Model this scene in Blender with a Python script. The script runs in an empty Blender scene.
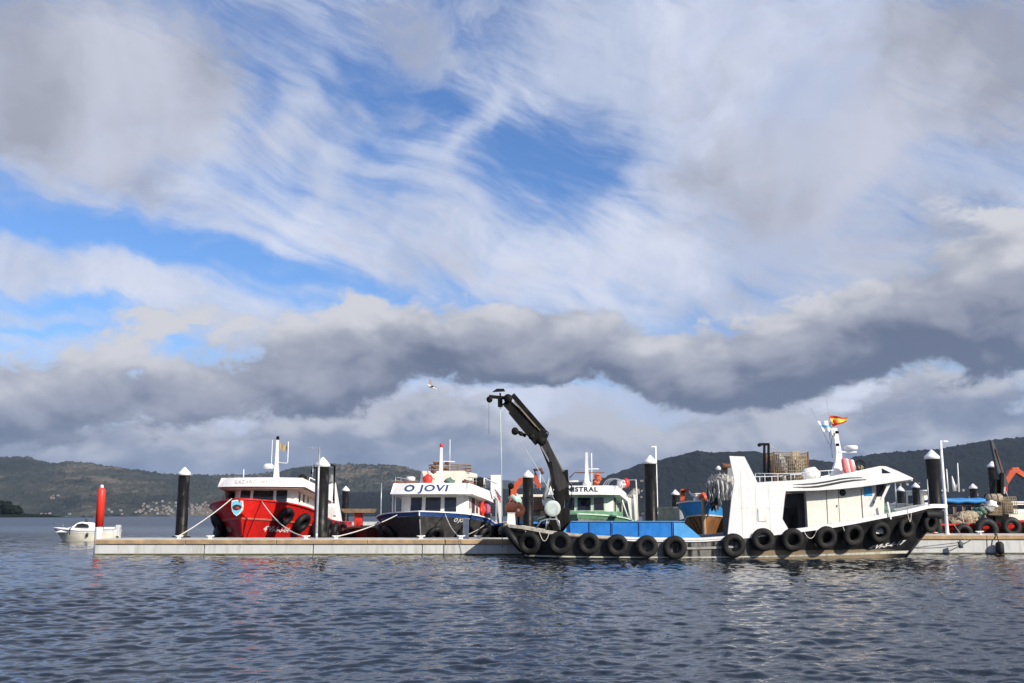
import bpy, math, random
import numpy as np
from mathutils import Vector, Matrix
random.seed(7); RNG = np.random.RandomState(11)
SC = bpy.context.scene
COL = SC.collection
R = math.radians
F = 1000.0; TH = math.atan(174.5 / F); HC = 1.8
CT, ST = math.cos(TH), math.sin(TH)

def ray(px, py):
    x = (px - 512) / F; y = (341.5 - py) / F
    return Vector((x, CT - y * ST, ST + y * CT))
def P(px, py, Y):
    d = ray(px, py); t = Y / d.y
    return Vector((d.x * t, Y, HC + d.z * t))
def ZX(px, Y, py=516): return P(px, py, Y).x
def ZZ(py, Y): return P(512, py, Y).z

# ---------------------------------------------------------------- camera
cam = bpy.data.cameras.new('camera'); co = bpy.data.objects.new('camera', cam); COL.objects.link(co)
cam.sensor_width = 36; cam.lens = 36 * F / 1024; cam.clip_end = 60000; cam.clip_start = 0.1
co.location = (0, 0, HC); co.rotation_euler = (math.pi / 2 + TH, 0, 0)
SC.camera = co
SC.render.resolution_x = 1024; SC.render.resolution_y = 683
SC.view_settings.view_transform = 'Standard'; SC.view_settings.look = 'None'
SC.view_settings.gamma = 1; SC.view_settings.use_curve_mapping = False
SC.view_settings.exposure = 0.25
SC.cycles.use_denoising = True
try: SC.cycles.denoiser = 'OPENIMAGEDENOISE'
except Exception: pass
SC.cycles.max_bounces = 6; SC.cycles.volume_bounces = 0
SC.cycles.caustics_reflective = False; SC.cycles.caustics_refractive = False
SC.cycles.sample_clamp_indirect = 4

# ---------------------------------------------------------------- node helper
class G:
    def __init__(s, nt): s.nt = nt; s.n = nt.nodes; s.l = nt.links
    def put(s, sock, v):
        if v is None: return
        if isinstance(v, bpy.types.NodeSocket): s.l.new(v, sock)
        else:
            if hasattr(sock, 'default_value'):
                try: sock.default_value = v
                except Exception: sock.default_value = (*v, 1) if len(v) == 3 else v
    def m(s, op, a, b=None, c=None, clamp=False):
        n = s.n.new('ShaderNodeMath'); n.operation = op; n.use_clamp = clamp
        s.put(n.inputs[0], a); s.put(n.inputs[1], b); s.put(n.inputs[2], c); return n.outputs[0]
    def add(s, a, b): return s.m('ADD', a, b)
    def sub(s, a, b): return s.m('SUBTRACT', a, b)
    def mul(s, a, b): return s.m('MULTIPLY', a, b)
    def v(s, op, a, b=None, scale=None):
        n = s.n.new('ShaderNodeVectorMath'); n.operation = op
        s.put(n.inputs[0], a); s.put(n.inputs[1], b)
        if scale is not None: s.put(n.inputs['Scale'], scale)
        return n.outputs[1] if op in ('LENGTH', 'DOT_PRODUCT', 'DISTANCE') else n.outputs[0]
    def xyz(s, x, y, z=0.0):
        n = s.n.new('ShaderNodeCombineXYZ'); s.put(n.inputs[0], x); s.put(n.inputs[1], y); s.put(n.inputs[2], z); return n.outputs[0]
    def sep(s, v):
        n = s.n.new('ShaderNodeSeparateXYZ'); s.put(n.inputs[0], v); return n.outputs
    def noise(s, vec, scale=1.0, detail=4, rough=0.5, dist=0.0, lac=2.0, out=0):
        n = s.n.new('ShaderNodeTexNoise'); s.put(n.inputs['Vector'], vec)
        n.inputs['Scale'].default_value = scale; n.inputs['Detail'].default_value = detail
        n.inputs['Roughness'].default_value = rough; n.inputs['Distortion'].default_value = dist
        n.inputs['Lacunarity'].default_value = lac
        return n.outputs[out]
    def ss(s, v, lo, hi, a=0.0, b=1.0, kind='SMOOTHSTEP'):
        n = s.n.new('ShaderNodeMapRange'); n.interpolation_type = kind
        for i, q in enumerate((v, lo, hi, a, b)): s.put(n.inputs[i], q)
        return n.outputs[0]
    def mix(s, f, a, b, blend='MIX'):
        n = s.n.new('ShaderNodeMix'); n.data_type = 'RGBA'; n.blend_type = blend
        s.put(n.inputs[0], f)
        for k, q in ((6, a), (7, b)):
            if isinstance(q, tuple) and len(q) == 3: q = (*q, 1)
            s.put(n.inputs[k], q)
        return n.outputs[2]
    def mapv(s, vec, loc=(0, 0, 0), rot=(0, 0, 0), sc=(1, 1, 1)):
        if any(rot):
            r_ = s.n.new('ShaderNodeMapping'); s.put(r_.inputs[0], vec); r_.inputs[2].default_value = rot; vec = r_.outputs[0]
        n = s.n.new('ShaderNodeMapping'); s.put(n.inputs[0], vec)
        n.inputs[1].default_value = loc; n.inputs[3].default_value = sc
        return n.outputs[0]
    def curve(s, val, pts):
        n = s.n.new('ShaderNodeFloatCurve'); s.put(n.inputs['Value'], val)
        c = n.mapping.curves[0]
        pts = sorted(pts)
        c.points[0].location = pts[0]; c.points[1].location = pts[-1]
        for p in pts[1:-1]: c.points.new(*p)
        for p in c.points: p.handle_type = 'AUTO'
        n.mapping.use_clip = False
        n.mapping.update(); return n.outputs[0]

MATS = {}
def mat(name, col, rough=0.5, metal=0.0, var=0.12, vscale=2.5, dirt=0.0, dirtcol=(0.09, 0.06, 0.04), bump=0.02, bscale=30, spec=0.5, streak=True, coat=0.0):
    if name in MATS: return MATS[name]
    m = bpy.data.materials.new(name); m.use_nodes = True; nt = m.node_tree
    b = nt.nodes['Principled BSDF']; g = G(nt)
    tc = nt.nodes.new('ShaderNodeTexCoord').outputs['Object']
    n1 = g.noise(tc, vscale, 5, 0.6)
    dark = tuple(c * (1 - var) for c in col); lite = tuple(min(1, c * (1 + var)) for c in col)
    c = g.mix(g.ss(n1, 0.3, 0.7), dark, lite)
    if dirt > 0:
        v2 = g.mapv(tc, sc=(6, 6, 0.7) if streak else (2, 2, 2))
        n2 = g.noise(v2, 1.0, 6, 0.65)
        n3 = g.noise(tc, 0.6, 2, 0.5)
        f = g.mul(g.ss(g.add(n2, g.mul(n3, 0.35)), 0.62, 0.85), dirt)
        c = g.mix(f, c, dirtcol)
    g.put(b.inputs['Base Color'], c)
    r = g.ss(g.noise(tc, 5, 3), 0.3, 0.7, max(0.02, rough - 0.08), min(1, rough + 0.1))
    g.put(b.inputs['Roughness'], r)
    b.inputs['Metallic'].default_value = metal
    b.inputs['Specular IOR Level'].default_value = spec
    b.inputs['Coat Weight'].default_value = coat
    if bump:
        bn = nt.nodes.new('ShaderNodeBump'); bn.inputs['Strength'].default_value = min(1, bump * 10); bn.inputs['Distance'].default_value = 0.01
        g.put(bn.inputs['Height'], g.noise(tc, bscale, 3)); g.put(b.inputs['Normal'], bn.outputs[0])
    MATS[name] = m; return m

W = mat('white_paint', (0.80, 0.79, 0.75), 0.35, var=0.04, dirt=0.35, dirtcol=(0.42, 0.36, 0.28))
W2 = mat('clean_white_paint', (0.80, 0.79, 0.77), 0.35, var=0.04, dirt=0.25, dirtcol=(0.5, 0.45, 0.38))
CREAM = mat('cream_paint', (0.74, 0.68, 0.57), 0.4, var=0.05, dirt=0.3, dirtcol=(0.4, 0.32, 0.22))
RED = mat('red_paint', (0.55, 0.015, 0.012), 0.3, var=0.12, dirt=0.35, dirtcol=(0.16, 0.02, 0.015))
REDP = mat('red_signal_paint', (0.72, 0.035, 0.02), 0.4, var=0.06, dirt=0.2, dirtcol=(0.35, 0.05, 0.03))
BLACKP = mat('black_paint', (0.018, 0.019, 0.024), 0.35, var=0.3, dirt=0.35, dirtcol=(0.09, 0.075, 0.06))
PILE = mat('black_pile_sleeve', (0.0075, 0.0075, 0.008), 0.42, var=0.3, dirt=0.35, dirtcol=(0.025, 0.023, 0.02), spec=0.15)
RUB = mat('tyre_rubber', (0.011, 0.0105, 0.0105), 0.75, var=0.35, vscale=6, dirt=0.35, dirtcol=(0.045, 0.04, 0.034), streak=False, spec=0.3)
RUBD = mat('black_fender_rubber', (0.007, 0.0075, 0.009), 0.6, var=0.3, spec=0.35)
BLUE = mat('blue_paint', (0.012, 0.17, 0.52), 0.45, var=0.1, dirt=0.2, dirtcol=(0.02, 0.1, 0.25))
LBLUE = mat('light_blue_paint', (0.07, 0.33, 0.68), 0.45, var=0.1, dirt=0.2, dirtcol=(0.1, 0.2, 0.3))
NAVY = mat('royal_blue_paint', (0.022, 0.075, 0.27), 0.4, var=0.1, dirt=0.2)
NAVYD = mat('dark_navy_paint', (0.012, 0.016, 0.035), 0.4, var=0.2, dirt=0.2)
GREEN = mat('green_paint', (0.13, 0.30, 0.17), 0.45, var=0.12, dirt=0.3)
WOOD = mat('weathered_plank', (0.30, 0.21, 0.13), 0.75, var=0.25, vscale=4, dirt=0.3, dirtcol=(0.12, 0.09, 0.06))
VARN = mat('varnished_brown_hull', (0.26, 0.115, 0.045), 0.4, var=0.3, vscale=1.6, dirt=0.4, dirtcol=(0.1, 0.05, 0.025))
CONC = mat('pontoon_concrete', (0.56, 0.56, 0.54), 0.85, var=0.08, vscale=0.8, dirt=0.4, dirtcol=(0.27, 0.26, 0.22))
DECK = mat('pale_deck_concrete', (0.52, 0.48, 0.42), 0.85, var=0.1, dirt=0.2, streak=False)
ALGAE = mat('algae_band', (0.10, 0.095, 0.05), 0.9, var=0.4, vscale=6)
STEEL = mat('galvanised_steel', (0.42, 0.43, 0.44), 0.4, metal=0.6, var=0.15)
DSTEEL = mat('dark_greasy_steel', (0.008, 0.0085, 0.0085), 0.6, metal=0.0, var=0.4, dirt=0.4, dirtcol=(0.03, 0.022, 0.016), spec=0.1)
RUST = mat('rusty_steel', (0.16, 0.07, 0.04), 0.8, var=0.4, dirt=0.3)
GREY = mat('grey_paint', (0.25, 0.26, 0.27), 0.5, var=0.15, dirt=0.35)
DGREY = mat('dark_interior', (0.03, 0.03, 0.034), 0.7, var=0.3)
ORANGE = mat('orange_crane_paint', (0.55, 0.085, 0.025), 0.45, var=0.15, dirt=0.4, dirtcol=(0.2, 0.05, 0.03))
BUOY = mat('orange_buoy_plastic', (0.75, 0.20, 0.07), 0.5, var=0.15, dirt=0.3)
ROPE = mat('pale_rope', (0.55, 0.52, 0.46), 0.9, var=0.2, vscale=12)
DROPE = mat('dark_rope', (0.08, 0.09, 0.10), 0.9, var=0.3, vscale=12)
NETG = mat('green_netting', (0.10, 0.17, 0.13), 0.95, var=0.5, vscale=10, bump=0.1, bscale=12)
NETT = mat('tan_netting', (0.32, 0.26, 0.18), 0.95, var=0.45, vscale=9, bump=0.1, bscale=14)
NETW = mat('pale_grey_netting', (0.30, 0.29, 0.275), 0.95, var=0.5, vscale=7, bump=0.1, bscale=14)
PINK = mat('faded_red_canvas', (0.62, 0.16, 0.16), 0.8, var=0.2)
PWHITE = mat('pinkish_white_canvas', (0.75, 0.55, 0.53), 0.8, var=0.1)
SEAM = mat('mint_rope', (0.35, 0.55, 0.47), 0.85, var=0.2, vscale=20)
INK = mat('navy_lettering', (0.02, 0.05, 0.16), 0.5, var=0.1, bump=0)
INKD = mat('dark_lettering', (0.02, 0.022, 0.024), 0.5, var=0.1, bump=0)
INKG = mat('faded_grey_lettering', (0.50, 0.47, 0.45), 0.5, var=0.1, bump=0)
INKW = mat('white_lettering', (0.78, 0.77, 0.74), 0.5, var=0.04, bump=0)
YEL = mat('yellow_paint', (0.75, 0.48, 0.03), 0.6, var=0.1)
def _scuff():
    nt_ = PILE.node_tree; bs = nt_.nodes['Principled BSDF']; g = G(nt_)
    src = bs.inputs['Base Color'].links[0].from_socket
    pos = nt_.nodes.new('ShaderNodeTexCoord').outputs['Object']; z = g.sep(pos)[2]
    n = g.noise(g.mapv(pos, sc=(3, 3, 1.1)), 1, 6, 0.65); n2 = g.noise(g.mapv(pos, sc=(14, 14, 0.5)), 1, 4, 0.6)
    low = g.mul(g.ss(g.add(n, g.ss(z, 3.4, 1.6, 0.0, 0.22)), 0.58, 0.72), 0.75)
    c = g.mix(low, src, (0.085, 0.075, 0.058)); c = g.mix(g.mul(g.ss(n2, 0.62, 0.74), 0.5), c, (0.06, 0.06, 0.058))
    nt_.links.new(c, bs.inputs['Base Color'])
_scuff()
def glass(name='dark_window_glass', col=(0.010, 0.013, 0.018), rough=0.08):
    return mat(name, col, rough, var=0.3, bump=0, spec=0.6)
GLASS = glass()

# ---------------------------------------------------------------- mesh builder
class MB:
    def __init__(s): s.v = []; s.f = []; s.smooth = []
    def add(s, vs, fs, smooth=False):
        o = len(s.v); s.v += [tuple(p) for p in vs]
        s.f += [tuple(i + o for i in f) for f in fs]; s.smooth += [smooth] * len(fs); return s
    def box(s, x0, x1, y0, y1, z0, z1, rz=0.0, piv=None):
        vs = [(x, y, z) for x in (x0, x1) for y in (y0, y1) for z in (z0, z1)]
        if rz:
            px, py = piv or ((x0 + x1) / 2, (y0 + y1) / 2); c, q = math.cos(rz), math.sin(rz)
            vs = [(px + (x - px) * c - (y - py) * q, py + (x - px) * q + (y - py) * c, z) for x, y, z in vs]
        return s.add(vs, [(0, 1, 3, 2), (4, 6, 7, 5), (0, 4, 5, 1), (2, 3, 7, 6), (0, 2, 6, 4), (1, 5, 7, 3)])
    def bbox(s, x0, x1, y0, y1, z0, z1, b=0.02):
        "box with chamfered vertical edges and top"
        def ring(i, z): return [(x0 + i, y0 + b, z), (x0 + b, y0 + i, z), (x1 - b, y0 + i, z), (x1 - i, y0 + b, z), (x1 - i, y1 - b, z), (x1 - b, y1 - i, z), (x0 + b, y1 - i, z), (x0 + i, y1 - b, z)]
        return s.rings([ring(0, z0), ring(0, z1 - b), ring(b * 0.8, z1)], smooth=False)
    def rings(s, rs, closed=True, smooth=True, cap0=True, cap1=True):
        n = len(rs[0]); vs = [p for r in rs for p in r]; fs = []
        for k in range(len(rs) - 1):
            for i in range(n if closed else n - 1):
                j = (i + 1) % n
                fs.append((k * n + i, k * n + j, (k + 1) * n + j, (k + 1) * n + i))
        s.add(vs, fs, smooth)
        o = len(s.v) - len(vs)
        if cap0: s.f.append(tuple(o + i for i in reversed(range(n)))); s.smooth.append(False)
        if cap1: s.f.append(tuple(o + (len(rs) - 1) * n + i for i in range(n))); s.smooth.append(False)
        return s
    def loft(s, a, z0, b, z1):
        return s.rings([[(x, y, z0) for x, y in a], [(x, y, z1) for x, y in b]], smooth=False)
    def tube(s, pts, r, n=8, cap=True):
        pts = [Vector(p) for p in pts]; rs = []
        rr = r if isinstance(r, (list, tuple)) else [r] * len(pts)
        up = Vector((0, 0, 1))
        for i, p in enumerate(pts):
            t = (pts[min(i + 1, len(pts) - 1)] - pts[max(i - 1, 0)]).normalized()
            u = t.cross(up)
            if u.length < 0.05: u = t.cross(Vector((1, 0, 0)))
            u.normalize(); w = t.cross(u).normalized()
            rs.append([tuple(p + (u * math.cos(2 * math.pi * k / n) + w * math.sin(2 * math.pi * k / n)) * rr[i]) for k in range(n)])
        return s.rings(rs, cap0=cap, cap1=cap)
    def beam(s, a, b, w, h, w2=None, h2=None):
        "rectangular bar from a to b; w across, h in the vertical-ish direction"
        a = Vector(a); b = Vector(b); t = (b - a).normalized()
        u = Vector((0, 1, 0)); 
        if abs(t.dot(u)) > 0.9: u = Vector((1, 0, 0))
        v = t.cross(u).normalized(); u = v.cross(t).normalized()
        w2 = w if w2 is None else w2; h2 = h if h2 is None else h2
        q = lambda p, w, h: [tuple(p + u * (sx * w / 2) + v * (sy * h / 2)) for sx, sy in ((-1, -1), (1, -1), (1, 1), (-1, 1))]
        return s.rings([q(a, w, h), q(b, w2, h2)], smooth=False)
    def lathe(s, prof, c=(0, 0, 0), n=20, axis='z', smooth=True):
        rs = []
        for r, h in prof:
            ring = []
            for k in range(n):
                a = 2 * math.pi * k / n; x, y = r * math.cos(a), r * math.sin(a)
                p = (x, y, h) if axis == 'z' else ((x, h, y) if axis == 'y' else (h, x, y))
                ring.append((c[0] + p[0], c[1] + p[1], c[2] + p[2]))
            rs.append(ring)
        return s.rings(rs, smooth=smooth)
    def torus(s, c, R_, r, n=28, m=12, nrm=(0, 1, 0), sq=1.0, up=None):
        nv = Vector(nrm).normalized(); u = nv.cross(Vector((0, 0, 1)))
        if u.length < 0.1: u = Vector((1, 0, 0))
        u.normalize(); w = u.cross(nv).normalized(); c = Vector(c); vs = []; fs = []
        for i in range(n):
            a = 2 * math.pi * i / n; d = u * math.cos(a) + w * math.sin(a)
            for j in range(m):
                b = 2 * math.pi * j / m
                cb, sb = math.cos(b), math.sin(b)
                # flattened tread, square-ish tyre section
                k = 1.0 / max(abs(cb) ** 2.6 + abs(sb) ** 2.6, 1e-6) ** (1 / 2.6)
                vs.append(tuple(c + d * (R_ + r * cb * k) + nv * (r * sq * sb * k)))
        for i in range(n):
            for j in range(m):
                a, b = i * m + j, i * m + (j + 1) % m; c2, d2 = ((i + 1) % n) * m + (j + 1) % m, ((i + 1) % n) * m + j
                fs.append((a, b, c2, d2))
        return s.add(vs, fs, True)
    def prism(s, poly, y0, y1):
        "polygon in (x,z) extruded along y"
        n = len(poly)
        vs = [(x, y0, z) for x, z in poly] + [(x, y1, z) for x, z in poly]
        fs = [tuple(range(n)), tuple(reversed(range(n, 2 * n)))] + [(i, i + n, (i + 1) % n + n, (i + 1) % n) for i in range(n)]
        return s.add(vs, fs)
    def panel(s, q, u0, u1, v0, v1, t=0.03, back=0.01):
        "box proud of the quad q = (bottom-left, bottom-right, top-right, top-left) seen from outside"
        q = [Vector(p) for p in q]
        nrm = (q[1] - q[0]).cross(q[3] - q[0]).normalized()
        f = lambda u, v: (q[0] * (1 - u) + q[1] * u) * (1 - v) + (q[3] * (1 - u) + q[2] * u) * v
        c = [f(u0, v0), f(u1, v0), f(u1, v1), f(u0, v1)]
        return s.rings([[tuple(p - nrm * back) for p in c], [tuple(p + nrm * t) for p in c]], smooth=False)
    def blob(s, c, r, seed=0, amp=0.2, n=16, m=10, freq=2.5):
        rs = random.Random(seed); ph = [rs.uniform(0, 6.28) for _ in range(12)]
        vs = []; fs = []
        for i in range(m + 1):
            th = math.pi * i / m
            for k in range(n):
                a = 2 * math.pi * k / n; d = (math.sin(th) * math.cos(a), math.sin(th) * math.sin(a), math.cos(th))
                w = 1 + amp * (math.sin(freq * 2 * d[0] + ph[0] + 3 * d[2]) * math.cos(freq * 1.7 * d[1] + ph[1]) + 0.6 * math.sin(freq * 4.3 * d[0] + ph[2]) * math.sin(freq * 4 * d[2] + ph[3]) + 0.4 * math.sin(freq * 8 * d[1] + ph[4] + freq * 6 * d[2]))
                vs.append(tuple(c[j] + d[j] * r[j] * w for j in range(3)))
        for i in range(m):
            for k in range(n): fs.append((i * n + k, (i + 1) * n + k, (i + 1) * n + (k + 1) % n, i * n + (k + 1) % n))
        return s.add(vs, fs, True)
    def build(s, name, m, parent=None, world=True):
        me = bpy.data.meshes.new(name)
        vs = s.v
        if parent is not None and world:
            inv = wm(parent).inverted(); vs = [tuple(inv @ Vector(p)) for p in vs]
        me.from_pydata(vs, [], s.f); me.update()
        me.polygons.foreach_set('use_smooth', s.smooth)
        for q in (m if isinstance(m, list) else [m]): me.materials.append(q)
        o = bpy.data.objects.new(name, me); COL.objects.link(o)
        import bmesh
        b = bmesh.new(); b.from_mesh(me); bmesh.ops.recalc_face_normals(b, faces=b.faces); b.to_mesh(me); b.free()
        if parent is not None: o.parent = parent
        return o

def wm(o):
    M = Matrix.Identity(4)
    while o is not None:
        M = (Matrix.Translation(o.location) @ o.rotation_euler.to_matrix().to_4x4()) @ M; o = o.parent
    return M
def tag(o, label=None, cat=None, group=None, kind=None):
    for k, v in (('label', label), ('category', cat), ('group', group), ('kind', kind)):
        if v: o[k] = v
    return o
def thing(name, label, cat, loc=(0, 0, 0), rz=0.0, group=None):
    o = bpy.data.objects.new(name, None); COL.objects.link(o)
    o.location = loc; o.rotation_euler = (0, 0, rz); o.empty_display_size = 0.2
    return tag(o, label, cat, group)
def dup(o, loc=None, rz=None, parent=None, label=None):
    c = o.copy(); COL.objects.link(c)
    if parent is not None: c.parent = parent
    if loc is not None: c.location = loc
    if rz is not None: c.rotation_euler = (0, 0, rz)
    if label: c['label'] = label
    for ch in [x for x in COL.objects if x.parent == o]: dup(ch, parent=c)
    return c
def text_mesh(txt, size, shear=0.0, space=1.0, bold=0.0):
    cu = bpy.data.curves.new('t', 'FONT'); cu.body = txt; cu.size = size; cu.align_x = 'CENTER'; cu.align_y = 'CENTER'
    cu.shear = shear; cu.space_character = space; cu.offset = bold; cu.resolution_u = 3
    ob = bpy.data.objects.new('t', cu); COL.objects.link(ob)
    dg = bpy.context.evaluated_depsgraph_get(); dg.update()
    me = bpy.data.meshes.new_from_object(ob.evaluated_get(dg))
    vs = [tuple(v.co) for v in me.vertices]; fs = [tuple(p.vertices) for p in me.polygons]
    bpy.data.objects.remove(ob); bpy.data.curves.remove(cu); bpy.data.meshes.remove(me)
    return vs, fs
def lettering(txt, size, fn, m, parent, world=True, **k):
    "fn maps (u, v) metres on the surface to a 3D point"
    vs, fs = text_mesh(txt, size, **k)
    b = MB(); b.add([fn(x, y) for x, y, _ in vs], fs)
    return b.build('lettering', m, parent, world)
def fbm(x, y, seed=0, octs=5, gain=0.5):
    rs = np.random.RandomState(seed); T = rs.rand(256, 256); out = 0; a = 1.0
    for o in range(octs):
        xx = x * 2 ** o + 17.3 * o; yy = y * 2 ** o + 9.1 * o
        xi = np.floor(xx).astype(int); yi = np.floor(yy).astype(int); fx = xx - xi; fy = yy - yi
        fx = fx * fx * (3 - 2 * fx); fy = fy * fy * (3 - 2 * fy)
        g = lambda i, j: T[i % 256, j % 256]
        out = out + a * ((g(xi, yi) * (1 - fx) + g(xi + 1, yi) * fx) * (1 - fy) + (g(xi, yi + 1) * (1 - fx) + g(xi + 1, yi + 1) * fx) * fy - 0.5)
        a *= gain
    return out
def grid_obj(name, X, Y, Z, m, smooth=True):
    nr, nc = X.shape
    me = bpy.data.meshes.new(name)
    co_ = np.stack([X, Y, Z], -1).reshape(-1, 3)
    idx = np.arange(nr * nc).reshape(nr, nc)
    q = np.stack([idx[:-1, :-1], idx[:-1, 1:], idx[1:, 1:], idx[1:, :-1]], -1).reshape(-1, 4)
    me.vertices.add(len(co_)); me.vertices.foreach_set('co', co_.ravel())
    me.loops.add(q.size); me.loops.foreach_set('vertex_index', q.ravel())
    me.polygons.add(len(q)); me.polygons.foreach_set('loop_start', np.arange(0, q.size, 4)); me.polygons.foreach_set('loop_total', np.full(len(q), 4))
    me.update(); me.validate(); me.polygons.foreach_set('use_smooth', [smooth] * len(q))
    me.materials.append(m)
    o = bpy.data.objects.new(name, me); COL.objects.link(o); return o
# ---------------------------------------------------------------- sun and sky
SUN = Vector((0.64, -0.62, 0.48)).normalized()
sl = bpy.data.lights.new('sun', 'SUN'); sl.energy = 5.0; sl.angle = R(0.5); sl.color = (1.0, 0.93, 0.82)
so = bpy.data.objects.new('sun', sl); COL.objects.link(so)
so.rotation_euler = (-SUN).to_track_quat('-Z', 'Y').to_euler()
wd = bpy.data.worlds.new('World'); SC.world = wd; wd.use_nodes = True
nt = wd.node_tree; nt.nodes.clear(); g = G(nt)
sky = nt.nodes.new('ShaderNodeTexSky'); sky.sky_type = 'NISHITA'; sky.sun_disc = False
sky.sun_elevation = math.asin(SUN.z); sky.sun_rotation = math.atan2(SUN.x, SUN.y)
sky.air_density = 1.0; sky.dust_density = 0.6; sky.ozone_density = 2.0
D = nt.nodes.new('ShaderNodeTexCoord').outputs['Generated']
dx, dy, dz = g.sep(D)
az = g.m('ARCTAN2', dx, dy); el = g.m('ARCSINE', dz)
P2 = g.xyz(az, el, 0.0)
def ae(px, py):
    d = ray(px, py).normalized(); return math.atan2(d.x, d.y), math.asin(d.z)
def blobf(px, py, rx, ry, rot=0.0, amp=1.0, vec=None):
    "soft elliptical bump round a direction; rx, ry in milliradians, rot in degrees (positive turns clockwise on the sky)"
    a, e = ae(px, py)
    v = g.v('SUBTRACT', vec or WP, (a, e, 0))
    v = g.mapv(v, rot=(0, 0, R(rot)))
    v = g.v('DIVIDE', v, (rx / 1000, ry / 1000, 1))
    return g.ss(g.v('LENGTH', v), 1.0, 0.0, 0.0, amp)
# warped coordinate for ragged edges
wv = g.noise(P2, 7.0, 5, 0.55, out=1)
WP = g.v('ADD', P2, g.v('SCALE', g.v('SUBTRACT', wv, (0.5, 0.5, 0.5)), scale=0.12))
WP = g.v('MULTIPLY', WP, (1, 1, 0))
wf = g.noise(P2, 3.5, 3, 0.5, out=1)
WS = g.v('MULTIPLY', g.v('ADD', P2, g.v('SCALE', g.v('SUBTRACT', wf, (0.5, 0.5, 0.5)), scale=0.13)), (1, 1, 0))
def sumf(*a):
    r = a[0]
    for q in a[1:]: r = g.add(r, q)
    return r
# --- A : high thin cloud (streaks and veils)
st1 = g.noise(g.mapv(WS, rot=(0, 0, R(17)), sc=(3.0, 20, 1)), 1.0, 9, 0.6, 0.25)
st2 = g.noise(g.mapv(WS, loc=(3, 1, 0), rot=(0, 0, R(35)), sc=(4, 17, 1)), 1.0, 9, 0.6, 0.4)
iso = g.noise(g.v('ADD', WP, (4.1, 2.2, 0)), 9, 8, 0.6)
leftw = g.ss(az, ae(250, 0)[0], ae(420, 0)[0])
st = g.add(g.mul(st1, g.sub(1, leftw)), g.mul(st2, leftw))
st3 = g.noise(g.mapv(WS, loc=(1, 4, 0), rot=(0, 0, R(20)), sc=(7, 55, 1)), 1.0, 8, 0.62, 0.3)
a_f = sumf(g.mul(g.sub(st3, 0.5), 0.62), g.mul(st, 0.95), g.mul(iso, 0.45), 0.02,
    blobf(560, 160, 160, 90, 0, -0.46), blobf(395, 100, 100, 70, 10, -0.40), blobf(255, 95, 60, 70, 30, -0.40),
    blobf(110, 228, 250, 38, 12, -0.62), blobf(260, 262, 150, 26, 22, -0.35), blobf(80, 302, 190, 15, 14, -0.34), blobf(40, 322, 130, 10, 12, -0.25), blobf(390, 300, 110, 24, 20, -0.42), blobf(330, 185, 150, 50, 20, -0.12),
    blobf(300, 310, 90, 12, 15, -0.2), blobf(560, 285, 120, 26, 0, -0.12),
    blobf(800, 120, 330, 220, 0, 0.45), blobf(690, 40, 300, 90, 0, 0.25), blobf(120, 90, 260, 110, 0, 0.5),
    blobf(80, 268, 260, 26, 14, 0.30), blobf(150, 315, 260, 30, 13, 0.22), blobf(335, 165, 120, 26, -55, 0.16), blobf(370, 118, 120, 18, 28, 0.18), blobf(470, 130, 110, 24, -62, 0.22), blobf(430, 240, 230, 40, 28, 0.25),
    blobf(640, 260, 190, 60, 0, 0.3), blobf(665, 305, 120, 40, 0, 0.30))
veil = blobf(400, 240, 260, 110, 0, 0.16)
a_f = g.add(g.add(a_f, veil), g.ss(el, ae(500, 372)[1], ae(500, 395)[1], 0.0, 0.30))
A = g.ss(g.sub(a_f, 0.035), 0.36, 1.00)
gx = g.noise(g.v('ADD', WP, (1.7, 5.1, 0)), 5.5, 7, 0.6)
colA = g.mix(g.ss(g.add(gx, g.add(blobf(860, 130, 420, 260, 0, -0.22), blobf(120, 80, 300, 150, 0, -0.15))), 0.30, 0.66), (0.46, 0.53, 0.71), (0.69, 0.735, 0.87))
# --- B : grey sheets
b_n = g.noise(g.mapv(WP, loc=(7, 3, 0), rot=(0, 0, R(-12)), sc=(1.0, 1.9, 1)), 7.5, 9, 0.6, 0.2)
b_f = sumf(g.mul(b_n, 1.75), -0.42,
    blobf(70, 85, 260, 150, 14, 0.72), blobf(205, 40, 230, 80, 20, 0.35), blobf(990, 60, 210, 170, 0, 0.62), blobf(820, 170, 250, 75, 0, 0.34), blobf(760, 215, 170, 60, 0, 0.14), blobf(920, 260, 210, 70, 0, 0.35), blobf(840, 110, 330, 190, 0, 0.20), blobf(440, 10, 300, 50, 0, 0.22),
    blobf(960, 180, 90, 26, 12, -0.40), blobf(560, 160, 190, 110, 0, -0.5), blobf(650, 270, 120, 45, 0, -0.35), blobf(100, 270, 300, 70, 0, -0.6), blobf(640, 20, 200, 40, 0, -0.1))
B = g.mul(g.ss(b_f, 0.36, 1.12), 0.90)
b_l = g.noise(g.v('ADD', WP, (7.02, 3.03, 0)), 7, 7, 0.5)
bshade = sumf(g.mul(g.sub(b_l, 0.5), 1.9), 0.5, blobf(20, 130, 190, 120, 0, -0.14), blobf(1010, 60, 150, 150, 0, -0.10), blobf(150, 195, 100, 40, 20, -0.12), blobf(780, 240, 150, 50, 0, -0.05), blobf(940, 240, 220, 60, 0, -0.22), blobf(130, 140, 90, 30, 10, 0.08))
colB = g.mix(g.ss(bshade, 0.10, 0.80), (0.34, 0.355, 0.42), (0.58, 0.605, 0.71))
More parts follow.
